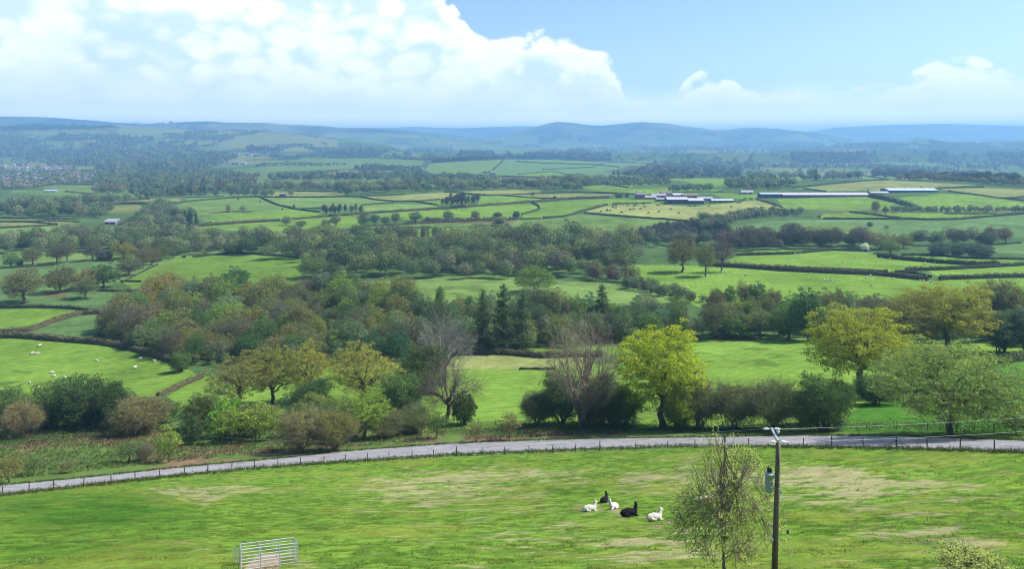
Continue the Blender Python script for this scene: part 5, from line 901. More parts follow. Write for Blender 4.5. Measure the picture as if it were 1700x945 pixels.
# ------------------------------------------------------------------ power pole, transformer, wires
def power_pole():
    Dp = 27.0; x = (1287-CX)*Dp/F; zg = float(hz(x, Dp)); zt = CAMZ-(731-HY)*Dp/F; root = empty('utility_pole', (x, Dp, zg)); H = zt-zg
    b = MB(); tx = (1292-CX)*Dp/F-x; b.tube([(-.05, 0, -.4), (tx*.3, 0, H*.4), (tx*.8, 0, H*.8), (tx, 0, H+.02)], [.125, .112, .095, .085], 12); b.build('pole', [M_POLE], root, smooth_=True)
    dn, df = 26.44, 27.62; za = CAMZ-(735-HY)*dn/F-zg+.02; A = np.array([(1292-CX)*dn/F-x, dn-Dp, za]); B = np.array([(1281-CX)*df/F-x, df-Dp, za+.01])
    b = MB(); d = (B-A); L = np.linalg.norm(d); b.box((A+B)/2, (.075, L, .10), rz=math.atan2(-d[0], d[1])); b.build('crossarm', [M_GALV], root)
    wires = []
    def insul(p, dirn, name='insulator'):
        q = MB(); u = np.array(dirn, float); u /= np.linalg.norm(u); q.lathe(p, [(.012, 0), (.012, .08), (.05, .09), (.055, .12), (.02, .13), (.05, .15), (.055, .18), (.02, .19), (.045, .21), (.04, .25), (.012, .26), (.01, .34)], 12, axis=u); q.build(name, [M_PORC], root, smooth_=True); return p+u*.34
    for E in (A, B):
        for sg in (-1, 1):
            e = insul(E+np.array([.05*sg, 0, 0]), (sg, .0, -.03)); wires.append((e, sg))
    q = MB(); q.lathe((tx, .02, za+.04), [(.02, 0), (.02, .06), (.06, .08), (.065, .13), (.03, .15), (.055, .18), (.05, .24), (.0, .27)], 12); q.build('insulator', [M_PORC], root, smooth_=True)
    # transformer hung on the pole's left side
    cx = (1276-CX)*Dp/F-x; zb = CAMZ-(816-HY)*Dp/F-zg; hT = 31*Dp/F
    q = MB(); q.lathe((cx, -.05, zb), [(0, 0), (.13, 0), (.152, .03), (.152, hT*.93), (.165, hT*.94), (.165, hT*.98), (.11, hT*1.03), (0, hT*1.05)], 20)
    for k in (.3, .62): q.lathe((cx, -.05, zb+hT*k), [(.150, 0), (.158, .005), (.158, .02), (.150, .025)], 20)
    tank = q.build('transformer', [M_TANK], root, smooth_=True)
    for dx, hh in ((-.03, .2), (.06, .13)):
        q = MB(); p0 = [(.03, 0)]
        for k in range(4): p0 += [(.02, hh*k/4+.01), (.05, hh*k/4+.02), (.045, hh*k/4+.04)]
        p0 += [(.012, hh), (.012, hh+.07), (0, hh+.07)]; q.lathe((cx+dx, -.05, zb+hT*1.03), p0, 10); q.build('bushing', [M_DARK], tank, smooth_=True)
    for k in (.18, .8):
        q = MB(); q.box(((cx+.17+.0)/1+ (0-cx-.17)*.45, -.03, zb+hT*k), (abs(cx)-.17+.1, .05, .05)); q.box((cx+.19, -.03, zb+hT*k), (.04, .14, .09)); q.build('bracket', [M_GALV], root)
    q = MB(); q.tube([(cx-.03, -.05, zb+hT*1.03+.26), (cx+.1, -.1, zb+hT*1.5), (tx*.8, -.12, H*.82), (tx-.05, -.1, H-.05)], .012, 5); q.build('jumper_wire', [M_DARK], root)
    q = MB(); zc = CAMZ-(819-HY)*Dp/F-zg; q.box((.1, -.02, zc), (.26, .04, .04)); q.tube([(.22, -.02, zc), (.24, -.02, zc+.09)], .03, 8); q.tube([(.12, -.06, zc), (.12, -.06, zc-.08)], .025, 8); q.build('cable_clamp', [M_GALV], root)
    q = MB(); q.tube([(-.10, -.11, .1), (-.10, -.12, H*.35), (-.08, -.11, H*.52)], .018, 5); q.build('earth_cable', [M_DARK], root)
    for zz in (.30, .345): 
        q = MB(); q.tube([(tx*.6, -.1, H*(1-zz)), (tx*.6+.18, -.12, H*(1-zz))], .012, 6); q.build('step_bolt', [M_GALV], root)
    q = MB(); q.lathe((-.02-.11, -.08, CAMZ-(897-HY)*Dp/F-zg), [(0, 0), (.05, .01), (.05, .1), (0, .12)], 8); q.build('junction_cap', [M_PORC], root)
    tag(root, 'utility pole', 'wooden utility pole with a grey transformer and short crossarm in the paddock')
    base = np.array([x, Dp, zg])
    for n_, (e, sg) in enumerate(wires):
        a = base+e; far_px, far_py, dd_ = ((1760, 702, 34) if n_ in (3,) else (1760, 727, 34)) if sg > 0 else ((900, 770, 34) if n_ == 2 else (900, 800, 33))
        bb = np.array([(far_px-CX)*dd_/F+(20 if sg > 0 else -20), dd_+(4 if sg > 0 else 6), CAMZ-(far_py-HY)*dd_/F+(.8 if sg > 0 else -1.2)]); pts = []
        for t in np.linspace(0, 1, 24): p = a*(1-t)+bb*t; p[2] -= 1.0*4*t*(1-t)*.5; pts.append(p-a)
        w = MB(); w.tube(pts, .0038, 4); o = w.build('power_line', [M_WIRE], None, loc=tuple(a))
        tag(o, 'wire', [None, 'lower overhead wire'][1] if False else f"{'near' if n_ < 2 else 'far'} overhead wire running {'right' if sg > 0 else 'left'} from the pole crossarm")
    # guy wire with its insulator
    s0 = base+np.array([.05, 0, CAMZ-(790-HY)*Dp/F-zg]); e = np.array(((1322-CX)*25.0/F, 25.0, 0)); e[2] = float(hz(e[0], e[1])); s0 = np.array([base[0]+.1, base[1]-.1, CAMZ-(786-HY)*Dp/F])
    root2 = empty('stay_wire', tuple(e)); w = MB(); w.tube([s0-e, np.zeros(3)], .006, 4); w.build('wire', [M_WIRE], root2); t = .56; c = (s0*(1-t)+e*t)-e; u = (s0-e)/np.linalg.norm(s0-e)
    w = MB(); w.lathe(c, [(0, 0), (.04, .01), (.05, .08), (.04, .15), (0, .16)], 8, axis=u); w.build('stay_insulator', [M_DARK], root2); tag(root2, 'stay wire', 'thin stay wire with a black insulator, running from pole to grass')
power_pole()
# ------------------------------------------------------------------ birch and near shrub
PR['birch'] = [make_tree(51, 6.8, 2.6, .3, .5, tips=420, lpt=26, ls=.068, spread=.28, rt=.065, limbs=22, lobes=.45, low=.32, twig=5, droop=.08, core=.12, conic=.48)]
PR['shrubN'] = [make_tree(52, 1.7, 1.6, .1, .2, tips=220, lpt=34, ls=.075, spread=.20, rt=.05, limbs=8, lobes=.35, low=.45, stems=5, twig=5)]
def near_plant(kind, px, d_, top, wpx, colr, bark, label, name, cat, rz=0):
    x = (px-CX)*d_/F; z = float(hz(x, d_)); py = HY-(z-CAMZ)*F/d_
    o = plant(kind, px, py, top, wpx, colr, label=label, cat=cat, name=name, bark=bark, k=0, rz=rz, var=0, world=(x, d_, z)); return o
near_plant('birch', 1203, 29.0, 700, 176, (.25, .27, .075), (.19, .17, .13), 'slender birch with pale bark and fine young leaves left of the pole', 'birch_tree', 'birch tree', 2.1)
near_plant('shrubN', 1630, 24.0, 921, 140, (.24, .26, .085), DKB, 'pale yellow-green shrub at the bottom right corner', 'shrub', 'shrub')
# ------------------------------------------------------------------ hurdle pen
def pen():
    P4 = [np.array(P(400, 951)), np.array(P(494, 937)), np.array(P(487, 926)), np.array(P(399.5, 939))]; c = P4[0]; root = empty('livestock_pen', tuple(c)); h = 1.02
    def panel(A, B, h, bays, z0=.0, name='panel'):
        A = A-c; B = B-c; b = MB(); b_ = MB(); d = (B-A); Lh = np.linalg.norm(d)
        for k in range(7):
            z = .10+z0+(h-.10)*k/6; b.tube([A+[0, 0, z], B+[0, 0, z]], .014 if k < 6 else .019, 6)
        for k in range(bays+1):
            q = A+d*k/bays; b.box((q[0], q[1], q[2]+z0+h/2+.02), (.045 if 0 < k < bays else .06, .03, h+.02), rz=math.atan2(d[1], d[0]))
        if 1:
            for q in (A, B): b.box((q[0], q[1], q[2]+.02), (.12, .12, .04), rz=math.atan2(d[1], d[0]))
        b.build(name, [M_GALV], root)
    panel(P4[0], P4[1], h, 3); panel(P4[3], P4[2], h, 3); panel(P4[1]+[.01, .02, 0], P4[2]+[.01, -.02, 0], h, 1); panel(P4[0]+[-.02, .02, 0], P4[3]+[-.02, -.02, 0], h, 1)
    A = P4[3]+np.array([-.04, .02, 0]); B = np.array(P(389, 934)); panel(A, B, .74, 1, name='gate_panel')
    tag(root, 'livestock pen', 'small galvanised hurdle pen on bare earth at the bottom left')
pen()
# ------------------------------------------------------------------ animals
def blobs(name, L, mat, res=.035, disp=0.):
    """one continuous body surface grown round a list of (x, y, z, radius)"""
    mb = bpy.data.metaballs.new('body_shape'); mb.resolution = res; mb.render_resolution = res; mb.threshold = .6; o = bpy.data.objects.new('body_shape', mb); C.objects.link(o)
    for x, y, z, r in L:
        e = mb.elements.new(); e.co = (x, y, z); e.radius = r/.56; e.stiffness = 2
    bpy.context.view_layer.update(); ev = o.evaluated_get(bpy.context.evaluated_depsgraph_get()); m2 = bpy.data.meshes.new_from_object(ev); m2.name = name
    bpy.data.objects.remove(o); bpy.data.metaballs.remove(mb)
    m2.materials.clear(); m2.materials.append(mat); m2.polygons.foreach_set('use_smooth', np.ones(len(m2.polygons), bool))
    if disp:
        co = np.empty(len(m2.vertices)*3, np.float32); m2.vertices.foreach_get('co', co); co = co.reshape(-1, 3)
        n = (fbm(co[:, 0]*16+co[:, 2]*9+50, co[:, 1]*16-co[:, 2]*6+50, 3, 3)-.5)[:, None]; d = co-np.array([0, 0, .35]); d /= np.linalg.norm(d, axis=1)[:, None]+1e-6; co += d*n*disp; m2.vertices.foreach_set('co', co.ravel())
    return m2
def chain(a, b, r0, r1, n):
    return [tuple(a[i]+(b[i]-a[i])*t/(n-1) for i in range(3))+(r0+(r1-r0)*t/(n-1),) for t in range(n)]
def alpaca_kush(mat, name='alpaca', turn=0.):
    ct, st_ = math.cos(turn), math.sin(turn)
    L = chain((-.46, 0, .24), (-.05, 0, .30), .20, .22, 4)+chain((.06, 0, .29), (.34, 0, .27), .21, .18, 3)+chain((.40, 0, .36), (.50, 0, .67), .13, .09, 6)+[(.51, 0, .75, .10), (.50, 0, .82, .08)]
    L += chain((.50+.08*ct, .08*st_, .75), (.50+.19*ct, .19*st_, .71), .070, .048, 3)
    for s in (-1, 1): L += [(.47-.03*st_*s, .055*s*ct+.0, .88, .034), (.46-.04*st_*s, .07*s*ct, .94, .026)]+chain((-.30, .20*s, .15), (-.05, .22*s, .08), .10, .06, 3)+chain((.36, .13*s, .10), (.55, .12*s, .06), .075, .05, 3)
    L += [(-.62, 0, .22, .07)]
    return blobs(name, L, mat, .03, .04)
def graze_body(name, mat, L=1.1, hh=.72, r=.24, neck=.35, sub=2, legr=.045):
    Q = chain((-L*.38, 0, hh), (0, 0, hh*.97), r*.82, r*.86, 3)+chain((L*.12, 0, hh*.97), (L*.36, 0, hh), r*.84, r*.76, 2)+chain((L*.48, 0, hh*.92), (L*.70, 0, hh*.36), r*.44, r*.30, 4)+chain((L*.74, 0, hh*.28), (L*.84, 0, hh*.12), r*.28, r*.19, 3)
    for sx in (-.38, .34):
        for sy in (-1, 1): Q += chain((L*sx, sy*r*.5, hh*.6), (L*sx, sy*r*.5, .04), legr*1.7, legr, 5)
    for sy in (-1, 1): Q += [(L*.70, sy*r*.34, hh*.40, r*.10), (L*.69, sy*r*.48, hh*.41, r*.09)]
    Q += chain((-L*.50, 0, hh), (-L*.54, 0, hh*.55), r*.16, r*.10, 3)
    return blobs(name, Q, mat, max(.035, L*.035), 0)
K_W = alpaca_kush(M_WOOL); K_WT = alpaca_kush(M_WOOL, turn=-1.2); K_B = alpaca_kush(M_BLACK, turn=1.5); K_B2 = alpaca_kush(M_BLACK, turn=.6)
EYE = mesh('eye', *[np.array(v) for v in ([[0, 0, .012], [.012, 0, 0], [0, .012, 0], [-.012, 0, 0], [0, -.012, 0], [0, 0, -.012]], [[0, 1, 2, 2], [0, 2, 3, 3], [0, 3, 4, 4], [0, 4, 1, 1]])], mats=[M_DARK]) if False else None
def put(me, name, cat, px, py, rz, label=None, s=1., group=None, desc=None, dz=0):
    x, y, z = P(px, py); o = ob(name, me, loc=(x, y, z+dz)); 
    gx = float(hz(x+.4, y)-hz(x-.4, y))/.8; gy = float(hz(x, y+.4)-hz(x, y-.4))/.8
    o.rotation_mode = 'XYZ'; nrm = Vector((-gx, -gy, 1)).normalized(); q = Vector((0, 0, 1)).rotation_difference(nrm*.6+Vector((0, 0, .4))) if False else Vector((0, 0, 1)).rotation_difference(nrm)
    o.rotation_euler = (q.to_matrix() @ Matrix.Rotation(rz, 3, 'Z')).to_euler(); o.scale = (s, s, s); tag(o, cat, label, group)
    if desc: later(o, desc, px, py)
    return o
G_A = 'alpacas resting in the paddock'
put(K_W, 'alpaca', 'alpaca', 980, 850, .15, 'white alpaca lying down, leftmost of the group, neck upright', .88, G_A, dz=-.02)
put(K_WT, 'alpaca', 'alpaca', 1019, 846, 3.14+.9, 'white alpaca lying down in the middle, neck towards the camera', .86, G_A, dz=-.02)
put(K_B, 'alpaca', 'alpaca', 1046, 858, .1, 'black alpaca lying between the middle white one and the rightmost white one', 1.0, G_A, dz=-.02)
put(K_W, 'alpaca', 'alpaca', 1088, 865, .2, 'white alpaca lying down, rightmost of the group, looking right', .9, G_A, dz=-.02)
put(K_B2, 'alpaca', 'alpaca', 1004, 835, 1.0, 'black alpaca lying farthest back, seen from behind', .86, G_A, dz=-.02)
put(graze_body('alpaca', M_CREAM, 1.15, .78, .27, legr=.06), 'alpaca', 'alpaca', 1176, 852, 2.9, 'cream alpaca standing with its head down behind the birch', 1.05, G_A)
SH = graze_body('sheep', M_WOOL, 1.0, .58, .27, sub=1, legr=.035); CW_ = graze_body('cow', M_COW, 2.0, 1.1, .42, sub=1, legr=.08); CR = graze_body('cow', M_REDCOW, 2.0, 1.1, .42, sub=1, legr=.08)
rs = random.Random(8)
SHP = [(66, 576), (54, 589), (62, 589), (160, 601), (233, 598), (256, 602), (224, 613), (86, 621), (89, 627), (107, 630), (49, 638), (63, 647), (173, 646), (5, 651), (166, 521), (1197, 453), (1204, 454), (1193, 460), (1168, 461), (1174, 460), (1142, 479), (1136, 479), (1238, 458), (1341, 464), (1369, 466), (1375, 466), (1380, 467), (1393, 467), (1439, 462), (1445, 459), (1447, 475), (1321, 428), (1320, 422), (1328, 421), (1298, 421), (1324, 424), (1400, 418), (1406, 420), (1399, 438), (1380, 418), (1444, 420), (1463, 429), (1468, 428), (1478, 430), (1493, 435), (1536, 437), (1552, 437), (1535, 440), (1483, 464), (1527, 467), (1533, 467), (1546, 470), (1285, 470), (1310, 432), (415, 364), (420, 362), (432, 361), (408, 366), (398, 363), (440, 365)]
for px, py in SHP: put(SH, 'sheep', 'sheep', px, py, rs.random()*6.28, s=.95+.2*rs.random() if py > 380 else 1.0, group='sheep scattered over the fields', desc='white sheep')
Z4 = lambda L: [(900+a/5.56, 250+b/5.56) for a, b in L]
CT = Z4([(220, 650), (545, 572), (600, 555), (655, 516), (655, 531), (682, 514), (682, 537), (597, 564), (628, 562), (735, 577), (790, 511), (812, 551), (845, 546), (848, 515), (870, 508), (910, 545), (930, 500), (945, 526), (1065, 512), (1077, 571), (983, 582), (1190, 547), (1265, 584), (1362, 517), (1415, 517), (1540, 519)])+[(1200+a/5.56, 270+b/5.56) for a, b in [(80, 414), (237, 429), (110, 368), (140, 375), (157, 377), (205, 338), (250, 338), (270, 341), (165, 360), (187, 353)]]+[(600+a/5.56, 250+b/5.56) for a, b in [(1420, 734), (1427, 749), (1452, 737), (1475, 760), (1490, 768), (1440, 793), (1455, 796)]]+[(352, 468), (432, 336), (395, 332), (349, 371), (469, 349)]
for px, py in CT: put(CW_, 'cow', 'cow', px, py, rs.choice((0, 3.14))+rs.uniform(-.6, .6), s=1.25, group='black cattle on the far pastures', desc='black cow')
put(CR, 'cow', 'cow', 1603, 484, .3, 'brown cow above the big golden oak', 1.1)
# ------------------------------------------------------------------ buildings
print('buildings')
W_WHITE = plain('white_render', (.43, .41, .38), .8, var=.08); W_BRICK = plain('red_brick', (.24, .085, .06), .9, var=.25, scale=2); W_STONE = plain('grey_stone', (.26, .25, .23), .9, var=.2); W_NAVY = plain('dark_cladding', (.035, .045, .085), .6, var=.2)
W_BLUEG = plain('blue_grey_cladding', (.16, .19, .25), .6, var=.15); R_SLATE = plain('slate_roof', (.15, .15, .18), .7, var=.2); R_PALE = plain('pale_sheet_roof', (.40, .39, .43), .5, var=.10, scale=.4); R_RED = plain('red_brown_roof', (.18, .12, .105), .8, var=.25); R_LILAC = plain('lilac_grey_roof', (.27, .25, .30), .6, var=.12)
R_BLUE = plain('light_blue_roof', (.34, .42, .54), .5, var=.08, scale=.4); W_DARK = plain('dark_opening', (.02, .02, .022), .5)
def gable(px0, px1, pyb, wallp, roofp, wall, roof, depth, name, label=None, desc=None, group=None, cat='barn', dirn=None, wins=0, chim=0, vents=0, doors=0, detail=True):
    """a gabled building whose long wall runs from px0 to px1 at ground row pyb; wall / roof heights in photo pixels"""
    A = np.array(P(px0, pyb)); B = A.copy(); d_ = A[1]; k = d_/F; B[0] = (px1-CX)*k; L = B[0]-A[0]; hw = wallp*k; hr = roofp*k
    zs = [float(hz(A[0]+L*t, A[1]+depth*s)) for t in (0, .5, 1) for s in (0, 1)]; z = min(zs); top_extra = float(hz(A[0]+L/2, A[1]))-z
    root = empty(name, (A[0]+L/2, A[1], z), 0 if dirn is None else dirn); hw += top_extra
    if not detail:
        b = MB(); b.box((0, depth/2, hw/2-.3), (L, depth, hw+.6), 0); o = .35
        V = [(-L/2-o, -o, hw), (L/2+o, -o, hw), (L/2+o, depth+o, hw), (-L/2-o, depth+o, hw), (-L/2-o, depth/2, hw+hr), (L/2+o, depth/2, hw+hr)]; b.add(V, [(0, 1, 5, 4), (2, 3, 4, 5), (1, 2, 5), (3, 0, 4), (0, 3, 2, 1)], 1)
        bpy.data.objects.remove(root); ob_ = b.build(name, [wall, roof], None, (A[0]+L/2, A[1], z), smooth_=False); tag(ob_, cat, label, group)
        if desc: later(ob_, desc, (px0+px1)/2, pyb-wallp)
        return ob_
    b = MB(); b.box((0, depth/2, hw/2-.5), (L, depth, hw+1)); b.add([(-L/2, 0, hw), (-L/2, depth, hw), (-L/2, depth/2, hw+hr-.02), (L/2, 0, hw), (L/2, depth, hw), (L/2, depth/2, hw+hr-.02)], [(0, 1, 2), (4, 3, 5)]); b.build('wall', [wall], root)
    o = .4; t = .12; V = []
    for zz in (t, 0): V += [(-L/2-o, -o, hw-.1+zz), (L/2+o, -o, hw-.1+zz), (L/2+o, depth/2, hw+hr+zz), (-L/2-o, depth/2, hw+hr+zz), (L/2+o, depth+o, hw-.1+zz), (-L/2-o, depth+o, hw-.1+zz)]
    b = MB(); b.add(V, [(0, 1, 2, 3), (3, 2, 4, 5), (6, 9, 8, 7), (9, 11, 10, 8), (0, 6, 7, 1), (5, 4, 10, 11), (1, 7, 8, 2), (2, 8, 10, 4), (0, 3, 9, 6), (3, 5, 11, 9)]); rf = b.build('roof', [roof], root)
    for i in range(wins):
        q = MB(); x_ = -L/2+L*(i+.5)/wins; q.box((x_, -.04, hw*.62), (min(1.2, L/wins*.45), .06, min(1.2, hw*.3))); q.build('window', [W_DARK], root)
    for i in range(doors):
        q = MB(); x_ = -L/2+L*(i+.5)/doors; q.box((x_, -.045, hw*.42), (min(4, L/doors*.6), .06, hw*.84)); q.build('door', [W_DARK], root)
    for i in range(chim):
        q = MB(); x_ = (-1 if i == 0 else 1)*L*.42; q.box((x_, depth/2, hw+hr+.5), (.9, .7, 1.8)); q.build('chimney', [W_BRICK], rf)
    for i in range(vents):
        q = MB(); x_ = -L/2+L*(i+.5)/vents; q.lathe((x_, depth/2, hw+hr), [(.45, 0), (.45, .8), (.7, .85), (.5, 1.15), (0, 1.2)], 8); q.build('roof_vent', [W_NAVY], rf)
    tag(root, cat, label, group)
    if desc: later(root, desc, (px0+px1)/2, pyb-wallp)
    return root
GF = 'farm buildings on the far ridge'
gable(1056, 1071, 331, 7.5, 4, W_BRICK, R_SLATE, 8, 'farmhouse', 'red-brick farmhouse with two chimneys left of the barns', cat='house', wins=4, chim=2, group=GF)
gable(1071, 1090, 331, 3, 2.5, W_BRICK, R_LILAC, 9, 'barn', 'low brick outbuilding joined to the right of the farmhouse', wins=3, group=GF); gable(1082, 1106, 328, 3, 3, W_STONE, R_LILAC, 10, 'barn', 'lilac-roofed stone barn behind the low brick outbuilding', doors=2, group=GF)
gable(1098, 1116, 324, 3, 3, W_STONE, R_RED, 9, 'barn', 'red-brown roofed barn farther back behind the farmyard', group=GF); gable(1090, 1113, 334.5, 3.5, 2, W_BRICK, R_LILAC, 8, 'barn', 'brick shed between the farmhouse and the navy barns', doors=3, group=GF)
gable(1108, 1143, 339, 7.5, 3.2, W_NAVY, R_PALE, 16, 'barn', 'big navy barn with a pale roof at the front of the farmyard', doors=3, group=GF); gable(1143.5, 1169, 339, 5.6, 3.4, W_NAVY, R_PALE, 15, 'barn', 'navy barn with a white roof right of the biggest one', doors=2, group=GF)
gable(1134, 1160, 330, 5, 2, W_BLUEG, R_RED, 12, 'barn', 'blue-grey barn with a rusty roof behind the white-roofed one', doors=2, group=GF); gable(1160, 1184, 334, 4, 2.4, W_BLUEG, R_LILAC, 11, 'barn', 'grey-blue shed right of the rusty-roofed barn', doors=2, group=GF); gable(1182, 1218, 337, 3.6, 2.2, W_BRICK, R_BLUE, 9, 'barn', 'long low brick shed with a pale blue roof at the right end of the farmyard', doors=4, group=GF)
gable(1118, 1134, 327, 3, 2.6, W_STONE, R_PALE, 10, 'barn', 'white-roofed shed behind the big navy barn', group=GF)
gable(1231, 1251, 322.5, 3, 3, W_STONE, R_LILAC, 9, 'barn', 'lilac-roofed shed standing alone between the farmyard and the long sheds', doors=2, group=GF); gable(1263, 1297, 329, 6.5, 2, W_NAVY, R_BLUE, 12, 'barn', 'dark blue barn at the left end of the long white shed', doors=2, group=GF)
gable(1300, 1444, 328.5, 3.6, 3.0, W_NAVY, R_PALE, 20, 'poultry_shed', 'very long low shed with a white roof and ridge vents', vents=16, doors=5, group=GF); gable(1446, 1476, 322.5, 2, 2, W_STONE, R_PALE, 10, 'barn', 'small white-roofed link shed between the two long sheds', group=GF)
gable(1476, 1557, 320.5, 3.6, 3, W_NAVY, R_BLUE, 22, 'poultry_shed', 'second long shed with a light blue roof, farther and to the right', vents=8, doors=3, group=GF)
gable(172, 192, 372.5, 4, 4, W_STONE, R_LILAC, 14, 'barn', 'pale-roofed barn among trees at left', doors=2); gable(258, 279, 377, 4.5, 2.5, W_BRICK, R_SLATE, 8, 'farmhouse', 'brick house with a slate roof among the farmstead trees', cat='house', wins=4, chim=2)
gable(279, 289, 376.5, 3, 2, W_WHITE, R_SLATE, 6, 'cottage', 'white cottage right of the brick house among trees', cat='house', wins=2, chim=1); gable(464, 473.5, 326, 3.5, 1.6, W_NAVY, R_SLATE, 6, 'hut', 'small dark hut on the edge of the pale field', cat='hut', doors=1)
gable(72, 92, 318.8, 1.8, 1.3, W_BLUEG, R_BLUE, 10, 'barn', 'blue-grey sheds on the lawn below the town', doors=2)
for px0, px1, py, lab in ((1372, 1378, 301.5, 'white caravan left one of two by the ridge trees'), (1385, 1391, 303, 'white caravan right one of two by the ridge trees'), (286, 299, 406, 'white farm trailer, left one, behind the hedge at left'), (301, 312, 407, 'white farm trailer, right one, behind the hedge at left')):
    x, y, z = P((px0+px1)/2, py); k = y/F; L = (px1-px0)*k; root = empty('caravan' if 'caravan' in lab else 'trailer', (x, y, z)); b = MB()
    pf = [(-L/2, .5), (-L/2-.1, 1.2), (-L/2+.3, 2.5), (L/2-.3, 2.5), (L/2+.1, 1.2), (L/2, .5)]; V = [(a, yy_, c) for yy_ in (0, 2.2) for a, c in pf]; b.add(V, [(0, 1, 4, 5), (1, 2, 3, 4), (6, 11, 10, 7), (7, 10, 9, 8)]+[(i, i+6, (i+1) % 6+6, (i+1) % 6) for i in range(6)]); b.build('body', [W_WHITE], root)
    for sx in (-.2, .2):
        b = MB(); b.lathe((L*sx, -.06, .33), [(0, 0), (.33, 0), (.33, .2), (0, .2)], 10, axis=(0, 1, 0)); b.build('wheel', [M_DARK], root)
    b = MB(); b.box((0, -.03, 1.7), (L*.5, .04, .5)); b.build('window', [W_DARK], root); tag(root, 'caravan' if 'caravan' in lab else 'trailer', lab)
# feed silos beside the long sheds
for px, py, lab in ((1441, 315.5, 'dark feed silo behind the right end of the long white shed'), (1466, 317, 'dark feed silo beside the link shed'), (1530, 311.5, 'small white tank behind the second long shed')):
    x, y, z = P(px, py+3); root = empty('feed_silo', (x, y, z)); w_ = 'white' in lab; b = MB(); b.lathe((0, 0, 2.2), [(.3, 0), (1.4, 1.2), (1.4, 3.4), (.3, 4.2), (0, 4.25)], 12); b.build('tank', [W_WHITE if w_ else W_NAVY], root)
    for a in range(4): b = MB(); b.tube([(1.1*math.cos(a*1.57+.8), 1.1*math.sin(a*1.57+.8), -.2), (1.1*math.cos(a*1.57+.8), 1.1*math.sin(a*1.57+.8), 3.4)], .08, 5); b.build('leg', [M_GALV], root)
    tag(root, 'silo', lab)
# the distant town
rt_ = random.Random(21); placed = []
def houses(poly, n, wr_, desc_zone, hp=(2.0, 3.2)):
    xs = [p[0] for p in poly]; ys = [p[1] for p in poly]; c = 0; tries = 0
    while c < n and tries < 4000:
        tries += 1; x, y = rt_.uniform(min(xs), max(xs)), rt_.uniform(min(ys), max(ys))
        if not len(inpoly(np.array([x]), np.array([y]), poly)): continue
        w = rt_.uniform(*wr_)
        if any(abs(x-a) < (w+b)/2+.4 and abs(y-q) < 1.1 for a, q, b in placed): continue
        placed.append((x, y, w)); kind = rt_.choices(['white', 'brick', 'stone'], (3, 5, 2))[0]; wm_ = {'white': W_WHITE, 'brick': W_BRICK, 'stone': W_STONE}[kind]; rk = rt_.choice((('slate', R_SLATE), ('red', R_RED), ('red', R_RED), ('lilac', R_LILAC)))
        gable(x-w/2, x+w/2, y, rt_.uniform(*hp), rt_.uniform(1.0, 1.7), wm_, rk[1], rt_.uniform(7, 11), 'house', desc=f'{kind} house with {rk[0]} roof', cat='house', group=desc_zone, detail=False); c += 1
houses([(0, 311), (0, 288), (20, 284), (110, 280), (160, 286), (158, 300), (100, 305), (40, 313)], 120, (3, 8), 'houses of the distant town'); houses([(0, 284), (0, 274), (50, 270), (48, 282)], 14, (3, 7), 'houses of the distant town'); houses([(40, 282), (120, 276), (125, 280), (60, 284)], 10, (5, 12), 'houses of the distant town')
houses([(155, 270), (240, 268), (250, 274), (160, 274)], 12, (3, 6), 'houses on the wooded slope'); houses([(245, 250), (285, 246), (282, 252), (250, 253)], 8, (2.5, 5), 'houses on the upper slope'); houses([(380, 257), (430, 256), (500, 260), (500, 263), (400, 260)], 16, (2.5, 7), 'houses of the far hamlet')
houses([(350, 270), (410, 270), (408, 274), (350, 272)], 7, (3, 7), 'houses of the far hamlet'); houses([(655, 262), (690, 260), (700, 264), (660, 266)], 7, (3, 5), 'houses beyond the valley'); houses([(655, 284), (710, 281), (712, 285), (660, 286)], 6, (3, 6), 'houses beyond the valley'); houses([(1030, 246), (1240, 246), (1240, 250), (1030, 250)], 8, (3, 6), 'houses beyond the valley'); houses([(796, 286), (825, 286), (825, 290), (800, 290)], 3, (5, 8), 'houses beyond the valley')
# mast on the far hill
x, y, z = P(284, 213); b = MB(); k = y/F; H = 17*k
for a in range(3): b.tube([(3*math.cos(a*2.09), 3*math.sin(a*2.09), -2), (.5*math.cos(a*2.09), .5*math.sin(a*2.09), H)], .5, 5)
for i in range(9):
    f = i/9; r = 3-2.5*f; q = [(r*math.cos(a*2.09), r*math.sin(a*2.09), H*f) for a in range(4)]; b.tube(q, .25, 4)
o = b.build('radio_mast', [M_GALV], None, (x, y, z)); tag(o, 'mast', 'thin pale radio mast on the far left hilltop')
